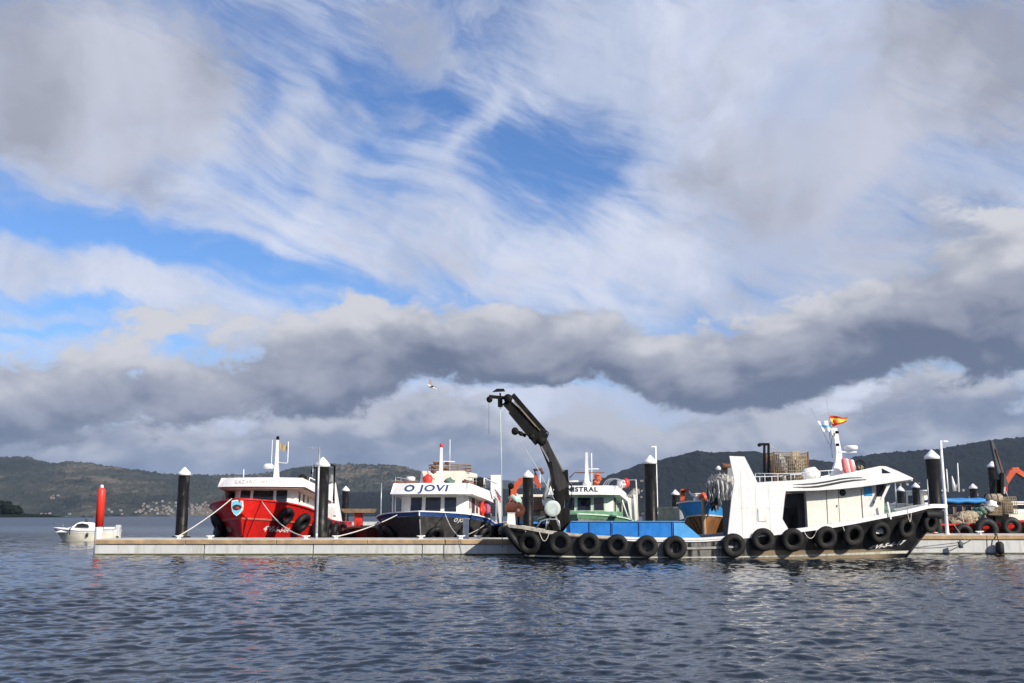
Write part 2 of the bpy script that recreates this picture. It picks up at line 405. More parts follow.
# --- billow field used by both cumulus banks
def bank(tops, bots, off, sc, edge, seed, white, mid, dark, shift=0.0, cr=(0.30, 0.75)):
    lo, hi = -0.9, 0.9
    nx = lambda px: (ae(px, 400)[0] - lo) / (hi - lo)
    def ev(px, py): return ae(px, py)[1]
    azn = g.ss(az, lo, hi, kind='LINEAR')
    Tc = g.curve(azn, [(0, ev(*tops[0]) * 2), (1, ev(*tops[-1]) * 2)] + [(nx(x), ev(x, y) * 2) for x, y in tops])
    Bc = g.curve(azn, [(0, ev(*bots[0]) * 2), (1, ev(*bots[-1]) * 2)] + [(nx(x), ev(x, y) * 2) for x, y in bots])
    Tc = g.mul(Tc, 0.5); Bc = g.mul(Bc, 0.5)
    q = g.v('ADD', g.v('MULTIPLY', P2, (1, 1.55, 1)), (off, off * 0.7, seed))
    wq = g.noise(q, sc * 0.6, 4, 0.5, out=1)
    q = g.v('ADD', q, g.v('SCALE', g.v('SUBTRACT', wq, (0.5, 0.5, 0.5)), scale=0.10))
    n0 = g.noise(q, sc, 9, 0.60)
    l0 = g.noise(q, sc, 4, 0.48)
    l1 = g.noise(g.v('ADD', q, (0.010, 0.024, 0.0)), sc, 4, 0.48)
    d0 = g.noise(q, sc * 3, 7, 0.6)
    big = g.noise(q, sc * 0.35, 3, 0.5)
    body = g.m('MINIMUM', g.mul(g.sub(Tc, el), 16), g.mul(g.sub(el, Bc), 26))
    body = g.m('MINIMUM', body, 0.9)
    dens = g.add(body, g.mul(g.sub(n0, 0.5), edge))
    cov = g.ss(dens, -0.22, 0.16)
    h = g.m('DIVIDE', g.sub(el, Bc), g.m('MAXIMUM', g.sub(Tc, Bc), 0.004))
    lit = sumf(g.mul(h, 0.95), blobf(100, 370, 330, 70, 0, 0.10), blobf(250, 395, 200, 30, 0, -0.12), blobf(850, 350, 260, 50, 0, -0.10), g.mul(g.sub(l0, l1), 1.8), g.mul(g.sub(big, 0.5), 0.9), g.mul(g.sub(l0, 0.5), 0.5), g.mul(g.sub(d0, 0.5), 0.30), shift)
    c1 = g.mix(g.ss(lit, -0.05, 0.50), dark, mid)
    c2 = g.mix(g.ss(lit, 0.42, 0.95), c1, white)
    # thin edges pick up the light behind them
    c3 = g.mix(g.mul(g.ss(dens, 0.25, -0.15), 0.5), c2, (0.52, 0.56, 0.66))
    return cov, c3
CT_ = [(-400, 338), (0, 340), (100, 342), (200, 330), (300, 318), (400, 308), (470, 300), (550, 290), (620, 297), (680, 318), (750, 320), (820, 298), (900, 262), (1024, 215), (1400, 200)]
CB_ = [(-400, 440), (0, 438), (90, 442), (150, 436), (210, 427), (265, 412), (310, 416), (360, 402), (450, 391), (520, 386), (600, 376), (640, 392), (700, 407), (750, 399), (800, 388), (900, 381), (1024, 377), (1400, 377)]
C, colC = bank(CT_, CB_, 2.3, 8.0, 3.2, 0.0, (0.64, 0.645, 0.69), (0.33, 0.355, 0.44), (0.125, 0.155, 0.24), shift=-0.07)
DT_ = [(-400, 400), (0, 405), (100, 410), (150, 424), (180, 430), (230, 430), (275, 426), (330, 406), (430, 396), (480, 398), (560, 412), (640, 418), (700, 408), (800, 396), (900, 386), (1024, 380), (1400, 380)]
DB_ = [(-400, 540), (0, 540), (512, 545), (1024, 545), (1400, 545)]
E_, colE = bank(DT_, DB_, 8.1, 9.0, 2.4, 3.0, (0.50, 0.52, 0.59), (0.235, 0.275, 0.385), (0.125, 0.165, 0.27), shift=-0.10)
# pale openings in the low bank near the skyline
op = g.ss(sumf(g.mul(g.noise(g.mapv(P2, sc=(1, 3.2, 1)), 9, 6, 0.6), 0.9), blobf(375, 470, 60, 16, 0, 0.35), blobf(500, 462, 75, 26, 0, 0.22), blobf(790, 440, 160, 16, 0, 0.3), blobf(920, 425, 190, 16, 0, 0.30), blobf(960, 448, 130, 9, 8, 0.32), blobf(30, 450, 150, 14, 0, 0.12), blobf(570, 400, 120, 20, -8, 0.3)), 0.62, 0.92)
colE = g.mix(g.mul(op, 0.75), colE, (0.44, 0.48, 0.58))
def bg(col, s):
    n = nt.nodes.new('ShaderNodeBackground'); g.put(n.inputs[0], col); n.inputs[1].default_value = s; return n.outputs[0]
def mixs(f, a, b):
    n = nt.nodes.new('ShaderNodeMixShader'); g.put(n.inputs[0], f); g.l.new(a, n.inputs[1]); g.l.new(b, n.inputs[2]); return n.outputs[0]
cl = g.mix(B, colA, colB)
cAB = g.m('MAXIMUM', A, B)
cl2 = g.mix(E_, cl, colE); fE = g.m('MAXIMUM', cAB, E_)
cl3 = g.mix(C, cl2, colC); fC = g.m('MAXIMUM', fE, C)
s_ = bg(g.mix(1.0, sky.outputs[0], (0.62, 0.88, 1.26), 'MULTIPLY'), 0.1)
fin = mixs(fC, s_, bg(cl3, 0.86))
wo = nt.nodes.new('ShaderNodeOutputWorld'); g.l.new(fin, wo.inputs[0])
# ---------------------------------------------------------------- water: one sheet to the horizon
def make_water():
    near = 8 * np.exp(np.arange(0, int(math.log(48 / 8) / .0021)) * .0021)
    mid = near[-1] * np.exp(np.arange(1, int(math.log(170 / 48) / .0042)) * .0042)
    rows = np.concatenate([np.linspace(-60, 7.9, 40), near, mid, np.geomspace(mid[-1] + 1, 22000, 140)])
    u = np.linspace(-1, 1, 1041); u = np.sign(u) * (0.55 * np.abs(u) + 0.45 * np.abs(u) ** 3)
    wid = np.where(rows < 170, 5 + np.clip(rows, 0, None) * 0.95, (5 + 161.5) + (rows - 170) * 1.25) + np.clip(8 - rows, 0, 30)
    Yg = np.repeat(rows[:, None], len(u), 1); Xg = u[None, :] * wid[:, None]; Zg = np.zeros(Xg.shape, np.float32)
    x32 = Xg.astype(np.float32); y32 = Yg.astype(np.float32); rs = np.random.RandomState(5)
    cell = np.maximum(np.clip(rows, 6, None) * 0.0023, 0.018)[:, None].astype(np.float32)
    for i in range(120):
        lam = 0.10 * (0.95 / 0.10) ** (rs.rand() ** 1.15)
        ang = R(-68 + rs.randn() * 36)     # travelling mostly across and towards the viewer
        k = 2 * math.pi / lam; amp = 0.0042 * lam ** 0.97
        fade = np.clip((lam / cell - 2.6) / 2.5, 0, 1)
        ok = np.nonzero(fade[:, 0] > 0)[0]
        if len(ok) == 0: continue
        a, b_ = ok[0], ok[-1] + 1
        Zg[a:b_] += np.float32(amp) * fade[a:b_] * np.sin(np.float32(k * math.cos(ang)) * x32[a:b_] + np.float32(k * math.sin(ang)) * y32[a:b_] + np.float32(rs.rand() * 6.28))
    # calmer and rougher patches of wind
    patch = 0.95 + 0.7 * fbm(Xg / 16 + 40, Yg / 5 + 40, 3, 3)
    Zg = Zg * np.clip(patch, 0.45, 1.5)
    Zg = Zg.astype(np.float64)
    m = bpy.data.materials.new('sea_water'); m.use_nodes = True; nt = m.node_tree; b = nt.nodes['Principled BSDF']; g = G(nt)
    pos = nt.nodes.new('ShaderNodeNewGeometry').outputs['Position']
    b.inputs['Base Color'].default_value = (0.008, 0.014, 0.022, 1)
    b.inputs['IOR'].default_value = 1.333; b.inputs['Specular IOR Level'].default_value = 0.5
    yy_ = g.sep(pos)[1]; g.put(b.inputs['Roughness'], g.ss(yy_, 45, 220, 0.07, 0.33))
    n1 = g.noise(g.mapv(pos, rot=(0, 0, R(18)), sc=(1.0, 1.5, 1)), 6.0, 5, 0.6, 0.4)
    n2 = g.noise(g.mapv(pos, rot=(0, 0, R(-22)), sc=(1.0, 1.8, 1)), 2.2, 4, 0.6, 0.4)
    n3 = g.noise(g.mapv(pos, sc=(0.03, 0.10, 1)), 1.0, 3, 0.5)
    n4 = g.noise(g.mapv(pos, rot=(0, 0, R(8)), sc=(1.0, 1.6, 1)), 14, 3, 0.6, 0.3)
    h = sumf(g.mul(n1, 0.02), g.mul(n2, 0.03), g.mul(n4, 0.006))
    bp = nt.nodes.new('ShaderNodeBump'); bp.inputs['Distance'].default_value = 1.0
    g.put(bp.inputs['Strength'], g.ss(n3, 0.3, 0.7, 0.65, 1.0))
    g.put(bp.inputs['Height'], h); g.put(b.inputs['Normal'], bp.outputs[0])
    o = grid_obj('sea', Xg, Yg, Zg, m); o['kind'] = 'structure'
make_water()

# ---------------------------------------------------------------- hills
def hill_mat(name, dark, mid, lite, sc=1.0, patch=0.5):
    m = bpy.data.materials.new(name); m.use_nodes = True; nt = m.node_tree; b = nt.nodes['Principled BSDF']; g = G(nt)
    pos = nt.nodes.new('ShaderNodeNewGeometry').outputs['Position']
    n1 = g.noise(g.mapv(pos, sc=(0.004 * sc, 0.0015 * sc, 0.009 * sc)), 1, 8, 0.65)
    n2 = g.noise(g.mapv(pos, sc=(0.03 * sc, 0.01 * sc, 0.06 * sc)), 1, 6, 0.7)
    n3 = g.noise(g.mapv(pos, loc=(55, 3, 2), sc=(0.0022 * sc, 0.001 * sc, 0.008 * sc)), 1, 6, 0.6)
    c = g.mix(g.ss(g.add(g.mul(n1, 0.6), g.mul(n2, 0.4)), 0.38, 0.64), dark, mid)
    c = g.mix(g.mul(g.ss(g.add(g.mul(n3, 0.7), g.mul(n2, 0.3)), 0.49, 0.62), patch), c, lite)
    g.put(b.inputs['Base Color'], c); b.inputs['Roughness'].default_value = 1.0; b.inputs['Specular IOR Level'].default_value = 0.1
    bp = nt.nodes.new('ShaderNodeBump'); bp.inputs['Distance'].default_value = 12.0; bp.inputs['Strength'].default_value = 0.6
    g.put(bp.inputs['Height'], n2); g.put(b.inputs['Normal'], bp.outputs[0])
    return m
HH = {}
def hill(name, prof, D0, D1, m, seed, tree=10.0, rough=0.25, back=1.25, x0=-350, x1=1380, shore=None):
    prof = sorted(prof)
    px = np.linspace(x0, x1, 1700); py = np.interp(px, [p[0] for p in prof], [p[1] for p in prof])
    t = (px - 512) / F
    azs = np.arctan(t / CT)            # horizontal bearing near the skyline
    cres = np.array([P(a, b, D1).z for a, b in zip(px, py)])
    jt = np.concatenate([np.linspace(0, 1, 90), np.linspace(1.02, back, 14)])
    A_, J = np.meshgrid(np.tan(azs), jt)
    Dd = D0 + (D1 - D0) * J
    if shore is not None:
        Dd = Dd + (shore(px)[None, :]) * np.clip(1 - J, 0, 1)
    X = A_ * Dd; Y = Dd
    prof_j = np.where(J <= 1, np.clip(J, 0, 1) ** 0.85, np.clip(1 - ((J - 1) / (back - 1)) * 1.05, -0.1, 1))
    env = np.clip(J, 0, 1) * np.clip((1.0 - J) * 5, 0, 1)
    n = fbm(X / (0.16 * D1), Y / (0.16 * D1), seed, 6, 0.55)
    Z = cres[None, :] * prof_j * (1 + rough * n * env * 1.6) - 0.03 * cres[None, :] * 0
    Z += tree * fbm(X / 16, Y / 60, seed + 3, 4, 0.8) * np.clip(J * 10, 0, 1)
    Z[0, :] = -4
    o = grid_obj(name, X, Y, Z, m); o['kind'] = 'structure'
    HH[name] = (X, Y, Z); return o
mL = hill_mat('far_wooded_slope', (0.013, 0.019, 0.018), (0.055, 0.058, 0.044), (0.16, 0.125, 0.095), 1.0, 0.85)
mR = hill_mat('cloud_shaded_slope', (0.004, 0.0065, 0.0075), (0.008, 0.0115, 0.011), (0.022, 0.022, 0.02), 1.4, 0.35)  # cloud shadow over these hills is put into the near-black colour
mF = hill_mat('distant_slope', (0.02, 0.03, 0.028), (0.035, 0.045, 0.035), (0.06, 0.06, 0.05), 0.6, 0.3)
hill('distant_hills', [(-900, 470), (250, 480), (420, 476), (440, 480), (470, 476), (500, 480), (530, 484), (560, 480), (620, 484), (1900, 470)], 8500, 11000, mF, 4, tree=14)
hill('wooded_hills', [(-900, 455), (-300, 452), (0, 461), (20, 460), (37, 458.5), (48, 462), (60, 464), (75, 462), (95, 463), (112, 466), (150, 471), (175, 474), (230, 475), (262, 475), (285, 471), (310, 466.5), (335, 464.5), (365, 464.5), (395, 465), (412, 468), (430, 474), (450, 479), (480, 485), (520, 492), (560, 499), (620, 510), (700, 517), (1900, 517)], 4200, 6200, mL, 9, tree=15)
def rshore(px): return np.where(px < 500, 200.0, 0.0) + 60 * np.sin(px / 37.0)
hill('dark_hills', [(-900, 519), (250, 519), (300, 512), (330, 500), (352, 493), (400, 490), (450, 488), (500, 489), (540, 488), (575, 483), (600, 478), (617, 472), (640, 463), (665, 458), (686, 453.5), (693, 451.5), (702, 454), (725, 453), (745, 451.5), (775, 455), (800, 459), (830, 462.5), (850, 456), (880, 452.5), (905, 451), (930, 449), (950, 445), (975, 441), (1000, 438), (1024, 436.5), (1200, 430), (1900, 440)], 3600, 4700, mR, 21, tree=7, rough=0.22, shore=rshore)  # low dark left end stands in for the shadowed foot of wooded_hills
mH = hill_mat('headland_slope', (0.006, 0.010, 0.008), (0.012, 0.018, 0.013), (0.02, 0.022, 0.016), 3, 0.2)
hill('headland', [(-900, 498), (-200, 498), (-60, 502), (0, 505), (25, 508), (33, 513), (60, 515), (75, 518), (1900, 519)], 1250, 1400, mH, 33, tree=2, x0=-500, x1=120)
# the dark pine wood on the headland (one mass, nobody could count it)
def wood():
    rs = random.Random(3); b = MB()
    for i in range(900):
        px = rs.uniform(-260, 33) if rs.random() < 0.6 else rs.uniform(-30, 33); D = rs.uniform(1290, 1410)
        hgt = rs.uniform(8, 15) * (1 if px < 22 else 0.6)
        base = ZZ(514, D) if px > 20 else rs.uniform(1, 8)
        x = (px - 512) / F / CT * D
        for q in range(3):
            r = rs.uniform(2.5, 4.5); zc = base + hgt * rs.uniform(0.35, 1.0)
            b.blob((x + rs.uniform(-3, 3), D, zc), (r, r, r * 0.8), seed=i * 3 + q, amp=0.35, n=6, m=4)
    o = b.build('pine_wood', mH); tag(o, 'dark pine wood massed on the headland at the far left', 'woodland', kind='stuff')
wood()

# ---------------------------------------------------------------- houses on the far shores
def surf(name, x, y):
    X, Y, Z = HH[name]
    # hills are ordered by bearing then distance
    i = np.argmin(np.abs(X[0] / Y[0] - x / y)); j = np.argmin(np.abs(Y[:, i] - y)); return float(Z[j, i])
HW = mat('white_render', (0.25, 0.245, 0.235), 0.8, var=0.05, vscale=0.1, bump=0)
HO = mat('ochre_render', (0.22, 0.18, 0.14), 0.8, var=0.05, vscale=0.1, bump=0)
HR = mat('terracotta_roof', (0.28, 0.12, 0.075), 0.85, var=0.15, vscale=0.2, bump=0)
HG = mat('grey_roof', (0.16, 0.16, 0.17), 0.85, var=0.15, vscale=0.2, bump=0)
HWIN = mat('house_window', (0.03, 0.035, 0.04), 0.3, var=0.1, bump=0)
def proto(wall, roof, w=12, d=9, h=6, rh=1.9, chim=True):
    root = thing('house', '', 'house')
    MB().box(-w/2, w/2, -d/2, d/2, -3, h).build('wall', wall, root, False)
    MB().add([(-w/2-.4, -d/2-.5, h), (w/2+.4, -d/2-.5, h), (w/2+.4, d/2+.5, h), (-w/2-.4, d/2+.5, h), (-w/2-.4, 0, h+rh), (w/2+.4, 0, h+rh)],
        [(0, 1, 5, 4), (2, 3, 4, 5), (0, 4, 3), (1, 2, 5), (0, 3, 2, 1)]).build('roof', roof, root, False)
    for k in range(3):
        x = -w/2 + w * (k + .5) / 3
        for z in (1.0, 3.8): MB().box(x-.6, x+.6, -d/2-.05, -d/2+.02, z, z+1.3).build('window', HWIN, root, False)
    return root
kinds = [(HW, HR, 'white house with a terracotta roof'), (HW, HG, 'white house with a grey roof'), (HO, HR, 'ochre house with a terracotta roof')]
protos = [proto(a, b, w, d, h) for (a, b, _), (w, d, h) in zip(kinds, ((8, 6, 3.8), (10, 6.5, 4.6), (7, 6, 3.6)))]
used = [False] * 3
def put_house(k, x, y, z, rz, lab, grp):
    o = protos[k] if not used[k] else dup(protos[k]); used[k] = True
    o.location = (x, y, z); o.rotation_euler = (0, 0, rz); o['label'] = lab; o['group'] = grp
rs = random.Random(12)
def village(n, px0, px1, d0, d1, hn, where, grp, wts=(4, 5, 2), ex=1.0):
    for _ in range(n):
        px = px0 + (px1 - px0) * rs.random(); Dd = d0 + (d1 - d0) * rs.random() ** ex
        x = (px - 512) / F / CT * Dd; k = rs.choices((0, 1, 2), wts)[0]
        z = max(surf(hn, x, Dd), 0.5) + 2
        put_house(k, x, Dd, z, rs.uniform(-.5, .5), kinds[k][2] + ' ' + where, grp)
village(95, 150, 224, 4230, 4560, 'wooded_hills', 'in the far village left of the red trawler', 'village houses on the far shore', ex=1.3)
village(9, 100, 150, 4220, 4350, 'wooded_hills', 'on the far shore just right of the red pile', 'scattered houses behind the red pile')
village(6, 58, 76, 4560, 4680, 'wooded_hills', 'high on the slope above the motorboat', 'hamlet above the motorboat')
village(5, 50, 85, 4210, 4240, 'wooded_hills', 'at the far waterline behind the motorboat', 'houses at the waterline behind the motorboat')
village(12, 618, 650, 3720, 4150, 'dark_hills', 'on the dark slope left of the tall pile', 'houses on the dark slope behind the crane boat', wts=(3, 3, 5))
village(24, 880, 935, 3640, 3960, 'dark_hills', 'on the dark slope behind the black bow', 'houses on the slope behind the bow')
village(18, 945, 1020, 3640, 3900, 'dark_hills', 'on the dark slope at far right', 'houses on the slope at the right')

# ---------------------------------------------------------------- the air between here and the hills
def haze():
    m = bpy.data.materials.new('haze_air'); m.use_nodes = True; nt = m.node_tree; nt.nodes.clear()
    v = nt.nodes.new('ShaderNodeVolumePrincipled'); v.inputs['Color'].default_value = (0.58, 0.74, 1.0, 1); v.inputs['Density'].default_value = 2.3e-5
    v.inputs['Anisotropy'].default_value = 0.0
    o = nt.nodes.new('ShaderNodeOutputMaterial'); nt.links.new(v.outputs[0], o.inputs['Volume'])
    b = MB().box(-26000, 26000, -500, 24000, -6, 900).build('haze', m); tag(o if False else b, 'pale bluish sea air thinning the far hills', 'haze', kind='stuff')
haze()
# ---------------------------------------------------------------- generic pile, post, cleat
def pile(px, ptop, Y, wpx, label, cap=True, grp='black piles with white conical caps', red=False, base=-1.5, lean=0.0):
    x = ZX(px, Y, 500); zt = P(px, ptop, Y).z; r = wpx / F * Y / CT / 2 * 0.985
    if red:
        t = thing('channel_pile', label, 'pile', (x, Y, base))
        MB().lathe([(r, base), (r, 0.62 + 0.55), (r * 0.99, 1.25)], (x, Y, 0)).build('white_base', W2, t)
        MB().lathe([(r * 1.03, 1.25), (r * 1.03, zt - .15), (r * 0.8, zt - 0.03), (r * .5, zt)], (x, Y, 0)).build('red_sleeve', REDP, t)
        MB().lathe([(.07, zt), (.09, zt + .02), (.08, zt + .13), (.03, zt + .17)], (x, Y, 0), n=10).build('top_light', W2, t)
        return t
    t = thing('mooring_pile', label, 'pile', (x, Y, base), group=grp)
    ch = r * 1.05; zc = zt - ch
    MB().lathe([(r, base), (r, 0.3), (r * 1.002, zc)], (x, Y, 0), n=24).build('shaft', PILE, t)
    MB().lathe([(r * 1.10, zc - r * .42), (r * 1.12, zc - r * .05), (r * 1.04, zc + .02), (r * .12, zt - .01), (r * .02, zt)], (x, Y, 0), n=24).build('cap', W2, t)
    MB().torus((x, Y, 0.72), r + .12, .07, n=20, m=6, nrm=(0, 0, 1)).build('guide_ring', DSTEEL, t)
    return t
def lamp_post(px, ptop, Y, zb, label, r=0.055, arm=-0.45, colr=STEEL, lean=0.0):
    p = P(px, ptop, Y); x = p.x
    t = thing('lamp_post', label, 'lamp post', (x, Y, zb), group='slim lamp posts along the pontoons')
    MB().lathe([(r * 1.9, 0), (r * 1.9, .03), (r * 1.2, .05), (r * 1.1, .3), (r, (p.z - zb) * .5), (r * .8, p.z - zb)], (x, Y, zb), n=10).build('pole', colr, t)
    if arm:
        m = MB(); s = 1 if arm > 0 else -1
        m.beam((x, Y, p.z - .05), (x + arm, Y, p.z - .02), .05, .04); m.build('arm', colr, t)
        MB().bbox(min(x + arm, x + arm + s * .02) - .12, max(x + arm, x + arm + s * .02) + .12, Y - .07, Y + .07, p.z - .08, p.z - .01, .02).build('lamp_head', colr, t)
    return t
# ---------------------------------------------------------------- floating pontoons
PY0, PY1 = 47.6, 51.2
def pontoon(name, x0, x1, y0, y1, top, label, nseg):
    t = thing(name, label, 'pontoon', ((x0 + x1) / 2, (y0 + y1) / 2, 0))
    L = (x1 - x0) / nseg
    for i in range(nseg):
        a, b = x0 + i * L + (.0 if i == 0 else .02), x0 + (i + 1) * L - (0 if i == nseg - 1 else .02)
        m = MB(); m.bbox(a, b, y0 + .05, y1 - .05, -.55, top - .16, .02); m.build('concrete_float', CONC, t)
    MB().box(x0 + .02, x1 - .02, y0 + .045, y1 - .045, -.1, .075).build('waterline_growth', ALGAE, t)
    w = mat('brown_timber_fender', (0.40, 0.27, 0.145), 0.8, var=0.25, vscale=1.3, dirt=0.5, dirtcol=(0.2, 0.13, 0.08), streak=False)  # brown timber, tone varied at random
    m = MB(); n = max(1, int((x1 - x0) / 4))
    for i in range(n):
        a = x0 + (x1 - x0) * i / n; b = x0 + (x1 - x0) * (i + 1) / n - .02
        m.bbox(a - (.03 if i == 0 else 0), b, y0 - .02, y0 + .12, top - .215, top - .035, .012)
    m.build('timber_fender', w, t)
    m = MB(); n = max(1, int((x1 - x0) / 2.4))
    for i in range(n):
        a = x0 + (x1 - x0) * i / n; b = x0 + (x1 - x0) * (i + 1) / n - .015
        m.box(a, b, y0 + .005, y1 - .01, top - .035, top)
    m.build('deck_slab', DECK, t)
    return t
xL0 = ZX(95, PY0, 541); xL1 = ZX(640, PY0, 541)
TOPL = ZZ(539.2, PY0)
pontoon('pontoon', xL0, xL1, PY0, PY1, TOPL, 'long pale floating pontoon with timber edge in front of the red and white boats', 5)
TOPR = ZZ(534.6, 48.8)
pontoon('pontoon', ZX(790, 48.8), ZX(1180, 48.8), 48.8, 52.2, TOPR, 'higher floating pontoon right of the black bow, with a black fender hanging on it', 4)
# long diagonal shadow-caster at the far right: the next float, beyond the frame
pile(101, 488, 52.0, 7.4, 'red channel pile with a white foot at the left end of the pontoon', red=True)
pile(183, 467, 51.7, 11.2, 'thick black pile with a white cap, alone between the red pile and the red trawler')
pile(321.5, 457, 51.5, 13.5, 'thick black capped pile right behind a slim lamp post beside the red trawler')
pile(345.5, 486, 78, 7, 'thin black capped pile between the red trawler and the boat with blue band')
pile(528, 470, 51.6, 10.5, 'black pile with a white cap beside the orange loader crane')
pile(651, 455, 52.5, 12.2, 'tall black pile with a white cap rising behind the blue deck panels')
pile(675.5, 489.5, 74, 7.5, 'short black pile with a white cap left of the brown wooden boat')
pile(786, 473.5, 60, 10, 'black pile with a white cap behind the roof railing of the black-hulled boat')
pile(935, 449.5, 53.2, 13.2, 'tall thick black pile with a white cap behind the black bow')
pile(916.5, 482.5, 84, 7.2, 'short black pile with a white cap seen under the roof visor of the black-hulled boat')
pile(995, 461, 66, 9, 'black pile with a white cap leaning against the dark crane at the right')
pile(901, 486, 96, 7, 'smallest pile with a white cap, just left of the roof visor corner', grp='black piles with white conical caps')
pile(974, 483.5, 88, 7, 'far pile with a white cap behind the blue canopy')
lamp_post(319.4, 447, PY0 + .9, TOPL, 'slim grey lamp post in front of the thick black pile by the red trawler', r=.06, arm=-.42)
lamp_post(381.5, 483, 201, 0.7, 'thin far lamp post left of the white boat with blue band', r=.12, arm=-1.2)
lamp_post(496, 487, 201, 0.7, 'thin far lamp post right of the white boat with blue band', r=.12, arm=0)
lamp_post(655.5, 446, 55, 0.7, 'slim white lamp post touching the tall black pile behind the blue deck panels', r=.06, arm=-.12, colr=W2)
lamp_post(940.5, 440.5, 49.6, TOPR, 'slim white lamp post in front of the tall black pile behind the black bow', r=.075, arm=.22, colr=W2)
def far_walkway(x0, x1, Y, label):
    t = thing('walkway', label, 'pontoon', ((x0 + x1) / 2, Y, 0))
    MB().bbox(x0, x1, Y, Y + 3, -.3, .6, .03).build('float', CONC, t); MB().box(x0, x1, Y - .03, Y + 3.03, .605, .7).build('deck', DECK, t)
far_walkway(ZX(352, 200), ZX(520, 200), 200, 'low far walkway behind the white boat with blue band')
far_walkway(ZX(855, 120), ZX(1100, 120), 120, 'low far walkway behind the black bow')
# cleats
def cleat(px, Y, top, label):
    x = ZX(px, Y, 538)
    t = thing('cleat', label, 'cleat', (x, Y, top), group='white mooring cleats on the pontoons')
    m = MB(); m.bbox(x - .1, x + .1, Y - .06, Y + .06, top, top + .03, .01); m.lathe([(.035, .02), (.03, .12)], (x - .05, Y, top), 8); m.lathe([(.035, .02), (.03, .12)], (x + .05, Y, top), 8); m.build('base', W2, t)
    MB().tube([(x - .2, Y, top + .15), (x - .1, Y, top + .13), (x + .1, Y, top + .13), (x + .2, Y, top + .15)], [.02, .035, .035, .02]).build('horn', W2, t)
for px, lab in ((179, 'foot of the black pile nearest the red pile'), (210, 'left side of the red trawler'), (306, 'landing point of the trawler bow line'), (336, 'right of the thick black pile'), (421, 'stem of the white boat with blue band'), (461, 'just right of the stem of the white boat'), (478, 'grey pedestal, at its right')):
    cleat(px, PY0 + (.35 if px != 461 else .6), TOPL, 'small white mooring cleat, ' + lab)
cleat(980, 49.1, TOPR, 'small white mooring cleat on the higher pontoon at the right')
# service pedestal by the white boat
t = thing('service_pedestal', 'plain grey service pedestal on the pontoon before the boat with blue band', 'pedestal', (ZX(466, 49), 49, TOPL))
x = ZX(466, 49); MB().bbox(x - .14, x + .14, 48.9, 49.15, TOPL, ZZ(519.5, 49), .03).build('column', GREY if False else mat('pale_grey_plastic', (0.5, 0.5, 0.5), 0.5), t)
MB().bbox(x - .16, x + .16, 48.88, 49.17, ZZ(519.5, 49), ZZ(518, 49), .02).build('lid', W2, t)
# black fender hanging on the right pontoon
t = thing('hanging_fender', 'black cylindrical fender hanging on the edge of the right-hand pontoon', 'fender', (ZX(997.7, 48.6), 48.55, TOPR))
x = ZX(997.7, 48.5); z0, z1 = ZZ(554.5, 48.5), ZZ(541.5, 48.5)
MB().lathe([(.05, z0), (.17, z0 + .05), (.19, z0 + .12), (.19, z1 - .14), (.15, z1 - .05), (.05, z1)], (x, 48.55, 0)).build('fender_body', RUBD, t)
MB().tube([(x, 48.6, z1 - .02), (x, 48.68, TOPR - .1), (x, 48.76, TOPR + .02), (x, 48.95, TOPR + .03)], .03).build('strap', RUST, t)
def rope(pts, label, m=ROPE, r=.02, sag=0.15, grp='mooring ropes', name='mooring_rope', n=14):
    out = []
    for a, b in zip(pts[:-1], pts[1:]):
        a = Vector(a); b = Vector(b)
        for i in range(n): 
            u = i / n; p = a.lerp(b, u); p.z -= sag * 4 * u * (1 - u); out.append(p)
    out.append(Vector(pts[-1]))
    o = MB().tube(out, r, 6).build(name, m)
    return tag(o, label, 'rope', grp)
# ---------------------------------------------------------------- the long black-hulled work boat
YN, YC = 42.9, 45.2           # near side and centreline
BE = YC - YN                  # half beam
def M(px, py, Y=YN): p = P(px, py, Y); return p.x, p.z
boat = thing('work_boat', 'long black-hulled work boat with white wheelhouse, tyre fenders and a black crane', 'boat', (ZX(726, YC), YC, 0))
XS, XB = P(505, 525, YC).x, P(947.5, 506, YC).x
# sheer (top of the rail) read along the near side
SHE = [(505, 524), (520, 525.5), (545, 530), (570, 533), (600, 535.5), (640, 537.5), (700, 538), (735, 535.5), (790, 529.5), (830, 524.5), (860, 519.5), (885, 515), (920, 509.5), (947, 504)]
sx = [M(a, b)[0] for a, b in SHE]; 
def hbs(s):   # half beam at the deck, s = 0 stern .. 1 bow
    if s < .12: return BE * (0.80 + .20 * math.sin(s / .12 * math.pi / 2))
    if s < .55: return BE
    q = (s - .55) / .45; return BE * max(0.0, 1 - q ** 2.3)
def hws(s):
    if s < .12: return BE * (0.72 + .24 * math.sin(s / .12 * math.pi / 2))
    if s < .45: return BE * .96
    q = (s - .45) / .55; return BE * .96 * max(0.0, 1 - q ** 1.9)
def XD(s): return XS + (XB - XS) * s
XWS, XWB = P(526, 558, YC).x, P(905, 556, YC).x
def XW(s): return XWS + (XWB - XWS) * s
szv = []
for (a, b), x in zip(SHE, sx):
    s = min(1, max(0, (x - XS) / (XB - XS))); szv.append(P(a, b, YC - hbs(s)).z)
def sheer(s): return float(np.interp(XD(s), sx, szv))
def HP(s, t, side=-1, off=0.0):
    "hull point: t = 0 waterline .. 1 sheer (t < 0 under water)"
    zs = sheer(s)
    if t >= 0:
        z = zs * t; q = t ** (0.9 if s < .6 else 0.9 + 0.9 * (s - .6))
        x = XW(s) * (1 - t) + XD(s) * t; y = hws(s) * (1 - q) + hbs(s) * q
    else:
        z = t * .9; x = XW(s); y = hws(s) * (1 + t * .4)
    return (x, YC + side * (y + off), z)
